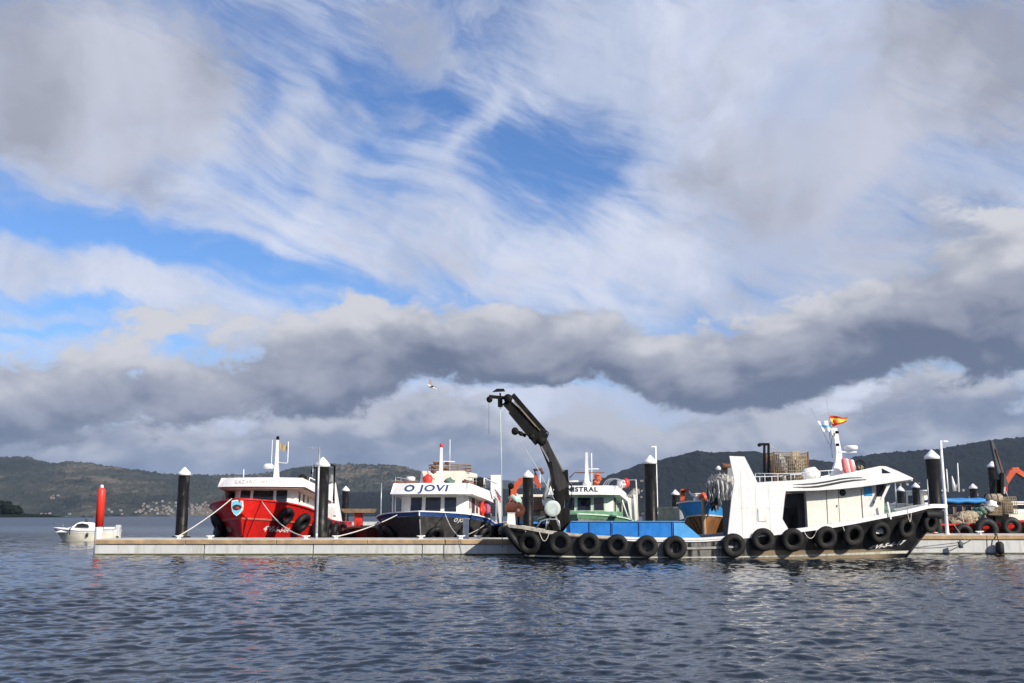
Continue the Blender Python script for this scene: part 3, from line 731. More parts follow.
def hull_strip(b, t0, t1, nt, ns=60, s0=0.0, s1=1.0, off=0.0, sides=(-1, 1), thick=None):
    for side in sides:
        vs = []; fs = []
        for i in range(ns + 1):
            for j in range(nt + 1): vs.append(HP(s0 + (s1 - s0) * i / ns, t0 + (t1 - t0) * j / nt, side, off))
        for i in range(ns):
            for j in range(nt):
                a = i * (nt + 1) + j; fs.append((a, a + 1, a + nt + 2, a + nt + 1))
        b.add(vs, fs, True)
    return b
HULLB = bpy.data.materials.new('black_working_hull'); HULLB.use_nodes = True
def _hull_nodes():
    nt_ = HULLB.node_tree; bs = nt_.nodes['Principled BSDF']; g = G(nt_)
    pos = nt_.nodes.new('ShaderNodeTexCoord').outputs['Object']; x, y, z = g.sep(pos)
    n = g.noise(g.mapv(pos, sc=(2.2, 2, 1.2)), 1, 7, 0.65); n2 = g.noise(g.mapv(pos, sc=(5, 5, .5)), 1, 6, 0.6)
    base = g.mix(g.ss(n, .35, .7), (0.007, 0.0075, 0.009), (0.016, 0.0155, 0.016))
    # bare sandy antifouling along the bottom amidships and chalky worn paint on the middle plates
    sand = g.mul(g.ss(g.add(z, g.mul(g.sub(n, .5), .12)), .40, .34), g.mul(g.ss(x, 0.4, 1.0), g.ss(x, 7.5, 6.2)))
    c = g.mix(sand, base, (0.30, 0.235, 0.15))
    worn = g.mul(g.mul(g.ss(x, -4.2, -3.6), g.ss(x, 0.6, .2)), g.ss(n2, .38, .58))
    c = g.mix(g.mul(worn, .8), c, (0.26, 0.25, 0.225))
    rust = g.mul(g.ss(n2, .60, .74), .55)
    c = g.mix(rust, c, (0.10, 0.065, 0.04))
    g.put(bs.inputs['Base Color'], c); g.put(bs.inputs['Roughness'], g.ss(n, .3, .7, .3, .6))
_hull_nodes()
b = hull_strip(MB(), -.8, 0, 2); hull_strip(b, 0, .965, 9)
# transom and its overhang
n = 9; ring = [HP(0, -.8 + 1.765 * k / n, -1) for k in range(n + 1)] + [HP(0, -.8 + 1.765 * k / n, 1) for k in range(n, -1, -1)]
b.add(ring, [tuple(range(len(ring)))])
b.build('hull', HULLB, boat)
b = hull_strip(MB(), .075, .125, 1, off=.008, s0=.0, s1=.995); b.build('boot_stripe', mat('chalky_boot_stripe', (0.66, 0.64, 0.55), 0.6, dirt=.6, dirtcol=(.3, .28, .2)), boat)
# white bulwark cap: a thick rail, and the dirty plank part of it towards the stern
def rail(s0, s1, name, m, h0=.885, w=.10):
    N = 40
    for side in (-1, 1):
        b = MB(); rs = []
        for i in range(N + 1):
            s = s0 + (s1 - s0) * i / N; zs = sheer(s); hh = .165 if s > .25 else .13
            x, y, z = HP(s, 1, side); yi = YC + side * max(0.0, abs(y - YC) - w)
            yo = YC + side * (abs(y - YC) + .035)
            rs.append([(x, yo, zs - hh), (x, yo, zs), (x, yi, zs + .005), (x, yi, zs - hh)])
        b.rings(rs, smooth=False); b.build(name, m, boat)
rail(.235, .999, 'bulwark_rail', W2); rail(0, .234, 'stern_rail', mat('dirty_cream_plank', (0.50, 0.45, 0.37), .7, dirt=.6, dirtcol=(.2, .16, .11)))
b = MB(); x0, x1 = XD(0), XD(0) + .15
y, z = hbs(0), sheer(0); b.box(XS - .05, XS + .12, YC - y, YC + y, z - .15, z + .01); b.build('transom_rail', WOOD, boat)
# deck
b = MB(); N = 50; vs = []
for i in range(N + 1):
    s = i / N; z = sheer(s) - .42
    vs += [HP(s, z / sheer(s), -1, -.03), HP(s, z / sheer(s), 1, -.03)]
b.add(vs, [(2 * i, 2 * i + 1, 2 * i + 3, 2 * i + 2) for i in range(N)]); b.build('deck', mat('grey_deck_paint', (.26, .27, .28), .7, dirt=.4, streak=False), boat)
# inner face of the bulwark
b = MB()
for side in (-1, 1):
    vs = []
    for i in range(N + 1):
        s = i / N; yy = YC + side * max(0, hbs(s) - .1); x = HP(s, 1, side)[0]
        tl = 1 - .45 / sheer(s); q0 = HP(s, tl, side); y0_ = YC + side * max(0, abs(q0[1] - YC) - .08)
        vs += [(q0[0], y0_, q0[2]), (x, yy, sheer(s) - .02)]
    b.add(vs, [(2 * i, 2 * i + 1, 2 * i + 3, 2 * i + 2) for i in range(N)])
b.build('bulwark_lining', mat('grey_bulwark_paint', (.36, .38, .41), .6, dirt=.3), boat)
# bow bumper
b = MB(); pts = [HP(.955 + .045 * i / 6, .80, -1, .03) for i in range(7)] + [HP(1 - .045 * i / 6, .80, 1, .03) for i in range(1, 7)]
b.tube(pts, .20, 10); b.build('bow_bumper', RUBD, boat)
b = MB(); pts = [(HP(.0, .8)[0] - .05, YC - BE * .82, sheer(0) * .80), (XS - .1, YC, sheer(0) * .80), (XS - .05, YC + BE * .82, sheer(0) * .80)]
b.tube(pts, .22, 10); pts = [(XS + .0, YC - BE * .8, 1.35), (XS + .35, YC - BE * .84, .85), (XS + .75, YC - BE * .86, .35)]; b.tube(pts, [.15, .17, .12], 10); b.build('stern_bumper', RUBD, boat)
# stem timber
b = MB(); b.tube([HP(1, t, -1, .0) for t in (-.3, 0, .2, .4, .6, .8)], .07, 8); b.build('stem', BLACKP, boat)
# hull text: painted registration
def on_hull(px, py):
    "find (s, t) on the near side seen at a pixel"
    best = None
    for s in np.linspace(.0, 1, 301):
        for t in (0.5,): pass
    s, t = .8, .5
    for _ in range(60):
        h = HP(s, t, -1); q = Vector(h); d = q - Vector((0, 0, HC)); xc = d.x / (d.y * CT + d.z * ST) * F + 512; yc = 341.5 - (-d.y * ST + d.z * CT) / (d.y * CT + d.z * ST) * F
        s += (px - xc) / 443 * .8; t += (yc - py) / 45 * .8
        s = min(.999, max(0, s)); t = min(1, max(-.2, t))
    return s, t
sL, tL = on_hull(869, 548.0); sR, tR = on_hull(904, 542.5)
REGW = (lambda q: max(p[0] for p in q) - min(p[0] for p in q))(text_mesh('4ªVI-5-6-17', .31, shear=0)[0])
def reg_fn(u, v):
    a = (u / REGW + .5); s = sL + (sR - sL) * a; t = tL + (tR - tL) * a + v * .8 / sheer(s)
    return HP(s, t, -1, .012)
lettering('4ªVI-5-6-17', .31, reg_fn, INKW, boat, shear=0, space=1.0, bold=.012)
# ---- superstructure -------------------------------------------------
YA, YB = 43.35, 47.05         # the two side plates
T = .10
def poly(pts, Y=YA): return [M(a, b, Y) for a, b in pts]
def shifted(pl, k): return pl
PANEL = [(729.5, 456), (744.5, 456.5), (757.5, 482.5), (786, 489), (784.5, 500), (782.5, 519), (788.5, 529.5), (727.5, 538), (731.5, 500), (734.5, 481)]
pp = poly(PANEL)
b = MB(); b.prism(pp, YA, YA + T); b.build('funnel_side_plate', W2, boat)
b = MB() # cross wall joining the plates and the top of the funnel arch
def seg(p, q, y0, y1, th=.05):
    b.beam((p[0], y0, p[1]), (q[0], y0, q[1]), .01, .01)
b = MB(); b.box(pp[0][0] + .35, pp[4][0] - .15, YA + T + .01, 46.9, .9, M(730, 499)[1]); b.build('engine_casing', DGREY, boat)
b = MB(); b.prism(poly([(757,483),(786,490),(784,515),(760,515)]), YB - T, YB); b.build('far_side_plate', W, boat)
for px_ in (744, 758.5, 772):
    x_, z_ = M(px_, 500)
    MB().box(x_ - .008, x_ + .008, YA - .006, YA + .01, M(px_, 534)[1], M(px_, 484 if px_ > 750 else 470)[1]).build('weld_seam', mat('seam_paint', (.62, .60, .55), .5), boat)
x_, z_ = M(750, 508); MB().box(M(733, 503)[0], M(784, 503)[0], YA - .006, YA + .01, z_ - .008, z_ + .008).build('weld_seam', MATS['seam_paint'], boat)
x_, z_ = M(765, 515); MB().bbox(x_ - .2, x_ + .2, YA - .03, YA + .01, z_ - .26, z_ + .26, .02).build('access_hatch', W, boat)
# roof: side fascias + slab
RT = [(757.5, 482.5), (770, 481.5), (800, 480), (830, 476.5), (850, 472.5), (868, 468.5), (880, 466), (886, 466.3), (898, 471), (913, 478)]
RB = [(913, 479.2), (900, 481), (885, 483.5), (860, 487), (840, 489), (815, 490.5), (786, 491.2), (770, 491.5)]
rp = poly(RT + RB, YA)
MB().prism(rp, YA - .004, YA + .06).build('roof_fascia', W2, boat); MB().prism(rp, YB - .06, YB + .04).build('roof_fascia', W2, boat)
b = MB(); top = poly(RT, YA); n = len(top)
rs = []
for i, (x, z) in enumerate(top):
    zz = z - (.10 if 0 < i < n - 1 else .05)
    rs.append([(x, YA + .062, zz), (x, YB - .062, zz), (x, YB - .062, zz - .08), (x, YA + .062, zz - .08)])
b.rings(rs, smooth=False); b.build('roof', W, boat)
# swooshes on the fascia
def swoosh(pts, w):
    pl = poly(pts, YA); vs = []; n = len(pl)
    for i, (x, z) in enumerate(pl):
        h = w * math.sin(math.pi * (i + .35) / n) ** .8; vs += [(x, YA - .010, z - h / 2), (x, YA - .010, z + h / 2)]
    return MB().add(vs, [(2 * i, 2 * i + 2, 2 * i + 3, 2 * i + 1) for i in range(n - 1)])
swoosh([(793, 484.6), (803, 484.4), (815, 483.6), (828, 481.6), (840, 479.2), (850, 478), (862, 477.6)], .075).build('painted_stripe', INKD, boat)
swoosh([(793, 487.2), (806, 487.4), (818, 486.6), (830, 484.4), (842, 482), (854, 480.4), (866, 479.6)], .095).build('painted_stripe', INKD, boat)
# triangular opening in the visor
tri = poly([(882, 468.2), (891.5, 473), (882.5, 473.4)], YA - .05)
b = MB(); b.prism(tri, YA - .012, YA - .004); b.build('visor_window', GLASS, boat)
# cabin
YW = 43.95
c = poly([(806, 489), (812, 489), (876, 486), (887, 484), (884.5, 517.5), (860, 520), (806, 527)], YW)
xa, xb_ = c[0][0], c[3][0]; zt = c[0][1] + .3
cabx1 = c[4][0]
CABM = mat('warm_white_paint', (.80, .76, .67), .4, var=.04, dirt=.15, dirtcol=(.5, .42, .3))
cq = [M(806, 531, YW), M(884.5, 531, YW)]
zb = 1.05
b = MB(); b.rings([[(xa, YW, zb), (cabx1 - .05, YW, zb), (cabx1 - .05, 46.45, zb), (xa, 46.45, zb)], [(xa, YW, M(806, 490, YW)[1]), (xb_ - .12, YW, M(880, 482.5, YW)[1] ), (xb_ - .12, 46.45, M(880, 482.5, YW)[1]), (xa, 46.45, M(806, 490, YW)[1])]], smooth=False)
b.build('cabin', CABM, boat)
def flat(px0, px1, py0, py1, name, m, Y=YW, t=.02, par=boat, sk=0.0, cut=.02):
    x0, z1 = M(px0, py0, Y); x1, z0 = M(px1, py1, Y); x1 = M(px1, py0, Y)[0]
    b = MB(); b.rings([[(x0, Y + .01, z0), (x1, Y + .01, z0), (x1 + sk, Y + .01, z1), (x0 + sk, Y + .01, z1)], [(x0, Y - t, z0), (x1, Y - t, z0), (x1 + sk, Y - t, z1), (x0 + sk, Y - t, z1)]], smooth=False)
    return b.build(name, m, par)
flat(863.5, 871.5, 486.5, 495.8, 'bright_blue_window_cover', mat('cyan_window_film', (.02, .27, .55), .3), t=.035)
d1 = flat(861.2, 873.8, 484.5, 518.5, 'door', mat('white_door_paint', (.74, .72, .68), .4, dirt=.15), t=.018)
flat(873.2, 873.8, 501, 503.5, 'handle', DSTEEL, t=.06, par=d1)
d2 = flat(826, 837.6, 490.5, 523.5, 'door', CABM, t=.016); flat(836.5, 837.1, 505, 507, 'handle', DSTEEL, t=.05, par=d2)
for px in (826, 837.8, 860.8): flat(px, px + .45, 489, 523, 'wall_seam', mat('seam_shadow_gap', (.22, .19, .15), .8), t=.021)
flat(875.5, 883.8, 484.2, 496.2, 'side_window', GLASS, t=.03, sk=.03)
b = MB(); x, z = M(842.5, 492.6, YW); b.lathe([(.10, -.05), (.14, -.045), (.14, 0), (.10, .02)], (x, YW, z), 16, axis='y'); ph = b.build('porthole', DSTEEL, boat)
b = MB(); b.lathe([(.001, -.052), (.095, -.052), (.095, -.02)], (x, YW, z), 16, axis='y'); b.build('porthole_glass', GLASS, ph)
# dark passage between the casing and the cabin
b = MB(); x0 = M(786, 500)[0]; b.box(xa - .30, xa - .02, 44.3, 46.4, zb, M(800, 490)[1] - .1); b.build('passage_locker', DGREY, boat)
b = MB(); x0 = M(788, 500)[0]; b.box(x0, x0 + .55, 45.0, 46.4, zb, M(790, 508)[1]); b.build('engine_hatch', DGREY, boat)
# front windows of the cabin (seen edge-on) and visor strut
b = MB(); 
x, z = M(884, 519.5, YW); x2, z2 = M(891, 483.5, YW)
for yy in (43.6, 46.8): b.beam((M(881.5, 500, 43.6)[0], yy, M(881.5, 500, 43.6)[1]), (M(889.5, 483, 43.6)[0], yy, M(889.5, 483, 43.6)[1]), .08, .11)
b.build('visor_strut', W2, boat)
b = MB(); x, z = M(884.5, 502, YW); x2, z2 = M(884.5, 518, YW)
for yy in (43.6,): b.beam((x, yy, z), (x + .1, yy, z2 - .05), .06, .06)
b.build('stanchion', W2, boat)
b = MB(); x = M(912.6, 479, 45)[0]; 
for yy in (YA + .03, YB - .03): b.tube([(x - .02, yy, M(912, 479)[1]), (x - .02, yy, M(912, 479)[1] - 1.15)], .02, 6)
b.build('visor_post', STEEL, boat)
# front window wall
xf = cabx1 - .05
q = [(xf, YW + .05, 1.9), (xf, 46.4, 1.9), (xb_ - .12, 46.4, M(880, 483.5, YW)[1]), (xb_ - .12, YW + .05, M(880, 483.5, YW)[1])]
for k in range(3):
    b = MB(); b.panel(q, .05 + k * .32, .31 + k * .32, .35, .92, .02); b.build('front_window', GLASS, boat)
# sun-bleached net heap on the foredeck
b = MB()
for i, (px, py, r) in enumerate(((884, 511, .34), (892, 508.5, .36), (900, 511.5, .30), (889, 514, .4), (880, 513, .3))):
    x, z = M(px, py, 43.9); b.blob((x - .12, 44.4 + .1 * (i % 3), z - .06), (r * .8, r * .7, r * .5), seed=i, amp=.16, n=18, m=12, freq=4)
t = b.build('net_heap', NETG); tag(t, 'heap of green netting on the foredeck of the black-hulled boat', 'net')
# ---- roof railing, mast, radar, rescue float ---------------------------------
yr = YA + .25
pr = [(755, 473.5), (778, 473.8), (800, 473.2), (812, 471.6), (834, 470.2)]
for yy in (yr, YB - .25):
    b = MB(); b.tube([(M(a, c_, yr)[0], yy, M(a, c_, yr)[1]) for a, c_ in pr], .022, 6)
    for a, d_ in ((755.5, 482.5), (765, 482), (778, 481.4), (791, 481), (804, 480), (815.5, 478.6), (829, 477)):
        xx, zz = M(a, d_, yr); zt_ = float(np.interp(a, [p[0] for p in pr], [M(p[0], p[1], yr)[1] for p in pr]))
        b.tube([(xx, yy, zz - .1), (xx, yy, zt_)], .018, 6)
    b.build('roof_railing', mat('pale_rail_paint', (.6, .6, .6), .4), boat)
YM = 45.0
def MM(px, py): return P(px, py, YM)
b = MB()
def taper(cs): # cs: (pxl, pxr, py) rectangular sections
    rs = []
    for l, r_, y_ in cs:
        a = MM(l, y_); c_ = MM(r_, y_); d_ = (c_.x - a.x) * .5
        rs.append([(a.x, YM - d_ * .7, a.z), (c_.x, YM - d_ * .7, a.z), (c_.x, YM + d_ * .7, a.z), (a.x, YM + d_ * .7, a.z)])
    return MB().rings(rs, smooth=False)
taper([(830, 846, 480), (832.5, 841.5, 470), (835, 842, 462), (835.8, 841.2, 452), (834.2, 838.8, 440), (832, 836.6, 428)]).build('mast', W2, boat)
b = MB(); b.beam(tuple(MM(838, 452)), tuple(MM(856, 452)), .22, .06); b.build('radar_bracket', W2, boat)
m = MM(851, 451); b = MB(); b.lathe([(.05, 0), (.27, .02), (.30, .08), (.30, .16), (.25, .21), (.05, .23)], (m.x, YM, m.z + .03), 20); b.build('radar_dome', W2, boat)
for px, py in ((835.5, 434), (836, 446.5)):
    m = MM(px, py); b = MB(); b.lathe([(.03, 0), (.08, .01), (.08, .10), (.06, .12)], (m.x, YM - .22, m.z), 12, axis='z'); b.build('mast_lamp', DSTEEL, boat)
for pts in (((833, 430), (830, 446), (832, 458)), ((829, 432), (829.5, 441)),):
    b = MB(); b.tube([MM(*p_) + Vector((0, -.1, 0)) for p_ in pts], .02, 6); b.build('mast_ladder_rail', STEEL, boat)
b = MB(); b.tube([MM(831, 428), MM(826.5, 399)], [.018, .008], 6); b.build('whip_antenna', STEEL, boat)
b = MB(); b.tube([MM(829, 444), MM(811, 408)], [.015, .007], 6); b.build('whip_antenna', STEEL, boat)
b = MB(); m = MM(830.5, 436); b.lathe([(.05, 0), (.07, .02), (.07, .28), (.04, .31)], (m.x, YM - .2, m.z), 10); b.build('navigation_lamp', W2, boat)
def flag(name, corners, bands, label, wav=.05):
    t = thing(name, label, 'flag', tuple(corners[0]))
    A_, B_, C_, D_ = [Vector(c_) for c_ in corners]    # hoist top, fly top, fly bottom, hoist bottom
    for (v0, v1, m_) in bands:
        vs = []; fs = []; N_ = 14
        for i in range(N_ + 1):
            u = i / N_; w = Vector((0, wav * math.sin(u * 9 + v0 * 2), wav * .35 * math.sin(u * 7)))
            for v in (v0, (v0 + v1) / 2, v1): vs.append(A_.lerp(B_, u).lerp(D_.lerp(C_, u), v) + w)
        for i in range(N_):
            for j in range(2): a = i * 3 + j; fs.append((a, a + 1, a + 4, a + 3))
        k = len(vs); vs += [v_ + Vector((0, .006, 0)) for v_ in vs]; fs += [tuple(q_ + k for q_ in reversed(f)) for f in fs]
        MB().add(vs, fs, True).build('stripe', m_, t)
    return t
FR = mat('flag_red_cloth', (.50, .02, .02), .8, var=.1); FY = mat('flag_yellow_cloth', (.80, .56, .05), .8, var=.08); FWc = mat('flag_white_cloth', (.75, .78, .8), .8, var=.05); FB = mat('flag_pale_blue_cloth', (.2, .45, .7), .8, var=.05)
fl = flag('flag', [MM(829.5, 415.5), MM(848, 417.5), MM(846, 422), MM(833, 427)], [(0, .25, FR), (.25, .75, FY), (.75, 1, FR)], 'red and yellow striped flag flying at the top of the white mast')
b = MB(); m = P(834.5, 421.5, YM - .08); b.lathe([(.001, -.012), (.075, -.012), (.085, .0)], tuple(m), 12, axis='y'); b.build('crest', FR, fl)
flag('flag', [MM(831, 421), MM(818, 421), MM(822.5, 431), MM(832.5, 432.5)], [(0, .38, FWc), (.38, .62, FB), (.62, 1, FWc)], 'white flag with a pale blue band at the left of the mast top')
# folded red and pinkish canvas on the mast foot
t = thing('rescue_raft', 'rolled red and pinkish canvas raft lashed beside the foot of the mast', 'raft', tuple(P(848, 475, 44.3)))
for k, (px, m_) in enumerate(((844.3, PINK), (847.2, PWHITE), (849.8, PINK), (852.3, PWHITE))):
    a = P(px - 1.2, 458 + (k * .5), 44.35); c_ = P(px + 2.0, 474 - k * .8, 44.35)
    b = MB(); b.tube([a, a.lerp(c_, .1), a.lerp(c_, .5), a.lerp(c_, .9), c_], [.04, .10, .12, .10, .04], 10); b.build('canvas_roll', m_, t)
t = thing('wire_basket', 'small wire basket of gear on the roof right of the mast', 'basket', tuple(P(860, 472, 44.3)))
b = MB(); c0 = P(860, 466, 44.3)
for k in range(5):
    a_ = k * math.pi / 5
    b.tube([(c0.x + .22 * math.cos(q) * math.cos(a_), 44.3 + .22 * math.cos(q) * math.sin(a_), c0.z + .26 * math.sin(q)) for q in [i * math.pi / 8 for i in range(17)]], .015, 5)
b.build('wire_hoops', DSTEEL, t); MB().blob((c0.x, 44.3, c0.z - .08), (.15, .15, .12), seed=4).build('gear', NETT, t)
t = thing('life_dinghy', 'small upturned white dinghy on the roof behind the railing', 'dinghy', tuple(P(811, 478, 45.2)))
b = MB(); a = P(803, 476, 45.2); c_ = P(820, 474, 45.2)
b.tube([(a.x, 45.2, a.z), (a.x + .12, 45.2, a.z + .08), (a.x + .5, 45.2, a.z + .12), (c_.x - .1, 45.2, a.z), (c_.x, 45.2, a.z - .1)], [.12, .26, .30, .2, .03], 12); b.build('dinghy_hull', W, t)
# ---- blue deck bulwark / cargo pen ------------------------------------------
t = thing('blue_cargo_pen', 'low blue plywood cargo pen along the deck of the black-hulled boat', 'cargo pen', tuple(P(635, 534, YA)))
def bluep(px0, px1, py0, py1, m_, name='side_board', Y0=43.25, Y1=43.31, pxt1=None):
    x0, z1 = M(px0, py0, Y0); x1, z0 = M(px1, py1, Y0); xt = M(pxt1 or px1, py0, Y0)[0]
    b = MB(); b.prism([(x0, z0), (x1, z0), (xt, z1), (x0, z1)], Y0, Y1); return b.build(name, m_, t)
bluep(570, 611.6, 521.5, 540, BLUE); bluep(612.4, 673.2, 521.6, 540, BLUE); bluep(673.8, 704, 522.8, 540, LBLUE, pxt1=684)
x0, z1 = M(571, 521.8, 43.35); x1 = M(683, 521.8, 43.35)[0]
b = MB(); b.box(x0, x1, 46.9, 46.96, 1.0, z1); b.box(x0, x0 + .06, 43.36, 46.88, 1.0, z1); b.box(x1 - .06, x1, 43.36, 46.88, 1.0, z1); b.build('far_boards', BLUE, t)
b = MB(); b.box(x0 + .07, x1 - .07, 43.33, 46.88, z1 - .12, z1 - .07); b.build('hatch_cover', LBLUE, t)
b = MB()
for px in (590, 612, 640, 673.5): xx = M(px, 522)[0]; b.box(xx - .02, xx + .02, 43.215, 43.245, 1.0, z1 - .02)
b.build('batten', NAVY, t)
b = MB(); b.box(x0, x1 + .05, 43.2, 43.36, z1 + .002, z1 + .035); b.build('top_rail', LBLUE, t)
# wedge fillet blue, small corner board at the left
b = MB(); b.prism([M(570.5, 541, 43.4), M(570.5, 522, 43.4), M(556, 541, 43.4)], 43.4, 43.46); b.build('corner_board', LBLUE, t)
# ---- tyre fenders -------------------------------------------------------------
def tyre(parent_name='tyre_fender'):
    r = thing(parent_name, '', 'tyre'); 
    return r
TY = [(530.5, 541.5, 13.0), (560.5, 541.8, 13.2), (589, 542.6, 13), (617, 543.8, 12.8), (646.5, 545.6, 12.8), (674.5, 546.5, 12.8), (732.5, 544.2, 13.0), (762.5, 538.8, 13.2), (791.5, 538.2, 13.4), (823.5, 536, 13.4), (850.5, 533.2, 13.4), (877.5, 530.4, 13.0), (903, 526.5, 12.4), (927, 521.5, 11.5)]
TLAB = ['leftmost tyre on the black hull, at the stern corner', 'second tyre from the stern, below the rope reel', 'tyre below the left end of the blue pen', 'tyre below the first joint of the blue pen', 'tyre below the middle of the long blue board', 'tyre below the light blue end of the pen', 'lone tyre below the left foot of the white funnel plate, right of the gap', 'tyre below the middle of the white funnel plate', 'tyre below the right foot of the white funnel plate', 'tyre below the cream cabin wall near the passage', 'tyre below the round porthole', 'tyre above the painted registration', 'second tyre from the bow, above the end of the registration', 'tyre nearest the bow of the black-hulled boat']
proto_t = {}
for (px, py, rp_), lab in zip(TY, TLAB):
    Yt = 42.72
    # follow the hull
    s, tt = on_hull(px, py + 1.0); h = Vector(HP(s, tt, -1)); h2 = Vector(HP(min(1, s + .02), tt, -1)); h0 = Vector(HP(max(0, s - .02), tt, -1))
    tang = (h2 - h0).normalized(); nrm = Vector((tang.y, -tang.x, 0)).normalized()
    if nrm.y > 0: nrm = -nrm
    up = (Vector(HP(s, min(1, tt + .1), -1)) - Vector(HP(s, max(-.1, tt - .1), -1))).normalized()
    n3 = tang.cross(up).normalized(); 
    if n3.y > 0: n3 = -n3
    nn = (nrm * .7 + n3 * .3 + Vector((random.uniform(-.12, .12), 0, random.uniform(-.1, .14)))).normalized(); cpos = h + nn * .17
    rr = rp_ * random.uniform(.81, .88) / F * h.y / CT
    o = thing('tyre_fender', lab, 'tyre', tuple(cpos), group='tyre fenders along the black hull')
    cr = rr * .29; b = MB(); b.torus(cpos, rr - cr * .95, cr * .95, nrm=nn, sq=.95); b.build('tyre_casing', RUB, o)
    # tread ribs
    b = MB(); u = nn.cross(Vector((0, 0, 1))).normalized(); w = u.cross(nn)
    for k in (-.055, .0, .055):
        b.torus(cpos + nn * k, rr - .004, .010, n=28, m=5, nrm=nn)
    b.build('tread_rib', RUBD, o)
    # two hanging ropes
    zr = sheer(s) - .06; b = MB()
    for dx in (-.16, .16):
        top_ = Vector((cpos.x + dx * 1.3, HP(s, 1, -1)[1] - .05, zr)); b.tube([top_, Vector((cpos.x + dx, cpos.y + .05, (zr + cpos.z + rr * .6) / 2)), cpos + u * dx + Vector((0, 0, rr * .72)) - nn * .05], .016, 5)
    b.build('hanging_rope', ROPE, o)
# loose rope loops between some tyres
for k, (a, c_) in enumerate(((541, 550), (800, 812), (834, 841), (890, 893))):
    s, _ = on_hull(a, 535); s2, _ = on_hull(c_, 535); p0 = Vector(HP(s, .9, -1, .06)); p1 = Vector(HP(s2, .9, -1, .06))
    rope([p0, p1], ('pale rope loop hanging between the first two tyres at the stern', 'pale rope loop hanging left of the cabin tyre', 'pale rope loop hanging below the cream cabin wall', 'pale rope loop hanging above the registration')[k], r=.018, sag=.35, grp='rope loops hanging on the black hull', name='rope_loop')
# ---- timber rubbing strake in the gap between the tyres ------------------------
b = hull_strip(MB(), .47, .56, 1, ns=14, s0=.38, s1=.52, off=.05, sides=(-1,)); hull_strip(b, .56, .57, 1, ns=14, s0=.38, s1=.52, off=.0, sides=(-1,)); b.build('rubbing_strake', mat('bleached_strake', (.38, .36, .33), .8, dirt=.5), boat)
b = hull_strip(MB(), .84, .9, 1, ns=50, s0=.02, s1=.97, off=.045, sides=(-1, 1)); b.build('rub_rail', mat('grimy_rub_rail', (.02, .019, .018), .7, dirt=.5), boat)
# ---- loader crane ----------------------------------------------------------------
YK = 45.0
K = lambda px, py, dy=0.0: P(px, py, YK) + Vector((0, dy, 0))
cr = thing('loader_crane', 'big folded black loader crane on the left end of the black-hulled boat', 'crane', tuple(K(558, 520)))
b = MB(); m = K(558, 518); b.bbox(m.x - .55, m.x + .5, YK - .6, YK + .6, 1.0, K(558, 508).z, .05); b.build('base', DSTEEL, cr)
b = MB(); b.beam(K(557.5, 512), K(562.5, 474), .5, .48, .4, .44); b.build('column', DSTEEL, cr)
b = MB(); b.beam(K(567.5, 500), K(566, 470), .3, .16); b.beam(K(553.5, 505), K(557, 478), .2, .12); b.build('stabiliser_frame', DSTEEL, cr)
b = MB(); b.beam(K(563.5, 489), K(541.5, 438), .46, .52, .38, .40); b.build('main_boom', mat('worn_boom_steel', (.013, .012, .012), .6, dirt=.5, dirtcol=(.06, .042, .03)), cr)
b = MB(); b.beam(K(569.5, 484, .1), K(546.5, 441, .1), .12, .09); b.build('pressure_hose_tray', mat('tan_steel', (.16, .11, .075), .6), cr)
b = MB(); b.beam(K(554, 489, -.28), K(549.5, 462, -.28), .16, .16); rod = b.build('lift_cylinder', DSTEEL, cr)
b = MB(); b.beam(K(549.6, 463, -.28), K(541, 447, -.28), .06, .06); b.build('piston_rod', GREY, rod)
b = MB(); b.beam(K(544, 440), K(505.5, 401.5), .42, .50, .36, .38); b.build('folded_boom', DSTEEL, cr)
b = MB(); b.beam(K(545.5, 433, .12), K(512.5, 394.5, .12), .30, .22, .28, .20); b.build('boom_extension', mat('oily_black_steel', (.006, .007, .007), .4, var=.4, spec=.2), cr)
b = MB(); b.beam(K(537, 444, -.1), K(510, 412, -.1), .22, .20, .2, .18); b.build('boom_extension', DSTEEL, cr)
b = MB(); b.beam(K(536, 427, -.26), K(514, 402, -.26), .06, .06); b.beam(K(540, 431, -.26), K(518, 406, -.26), .035, .035); b.build('hydraulic_pipe', mat('brassy_pipe', (.25, .2, .13), .4, metal=.4), cr)
b = MB(); b.beam(K(511, 398.5), K(489, 396.5), .16, .14); b.build('jib', DSTEEL, cr)
b = MB(); m = K(489.5, 399.5); b.lathe([(.04, -.1), (.14, -.09), (.14, .09), (.04, .1)], tuple(m), 14, axis='y'); b.build('sheave', DSTEEL, cr)
b = MB(); m = K(499.5, 391.5); b.rings([[(m.x - .32, YK - .1, m.z - .02), (m.x + .25, YK - .1, m.z + .01), (m.x + .2, YK - .1, m.z + .12), (m.x - .12, YK - .1, m.z + .12)], [(m.x - .32, YK + .1, m.z - .02), (m.x + .25, YK + .1, m.z + .01), (m.x + .2, YK + .1, m.z + .12), (m.x - .12, YK + .1, m.z + .12)]], smooth=False); b.beam(K(500, 393), K(500.5, 397), .08, .08); b.build('top_roller', DSTEEL, cr)
b = MB(); b.beam(K(500, 396.5), K(500.3, 407), .2, .22); b.build('hook_block', DSTEEL, cr)
b = MB(); m = K(515, 431.5, -.15); b.lathe([(.06, -.24), (.16, -.22), (.16, -.16), (.11, -.15), (.11, .15), (.16, .16), (.16, .22), (.06, .24)], tuple(m), 16, axis='y'); b.beam(K(516, 431), K(526, 436), .2, .14); b.build('winch_drum', DSTEEL, cr)
for (px, py, r_) in ((531.5, 437, .14), (541.5, 441.5, .2), (521, 434, .1), (508, 399, .2)):
    b = MB(); m = K(px, py, -.2); b.lathe([(.02, -.1), (r_, -.08), (r_, .12), (.02, .14)], tuple(m), 12, axis='y'); b.build('pivot', DSTEEL, cr)
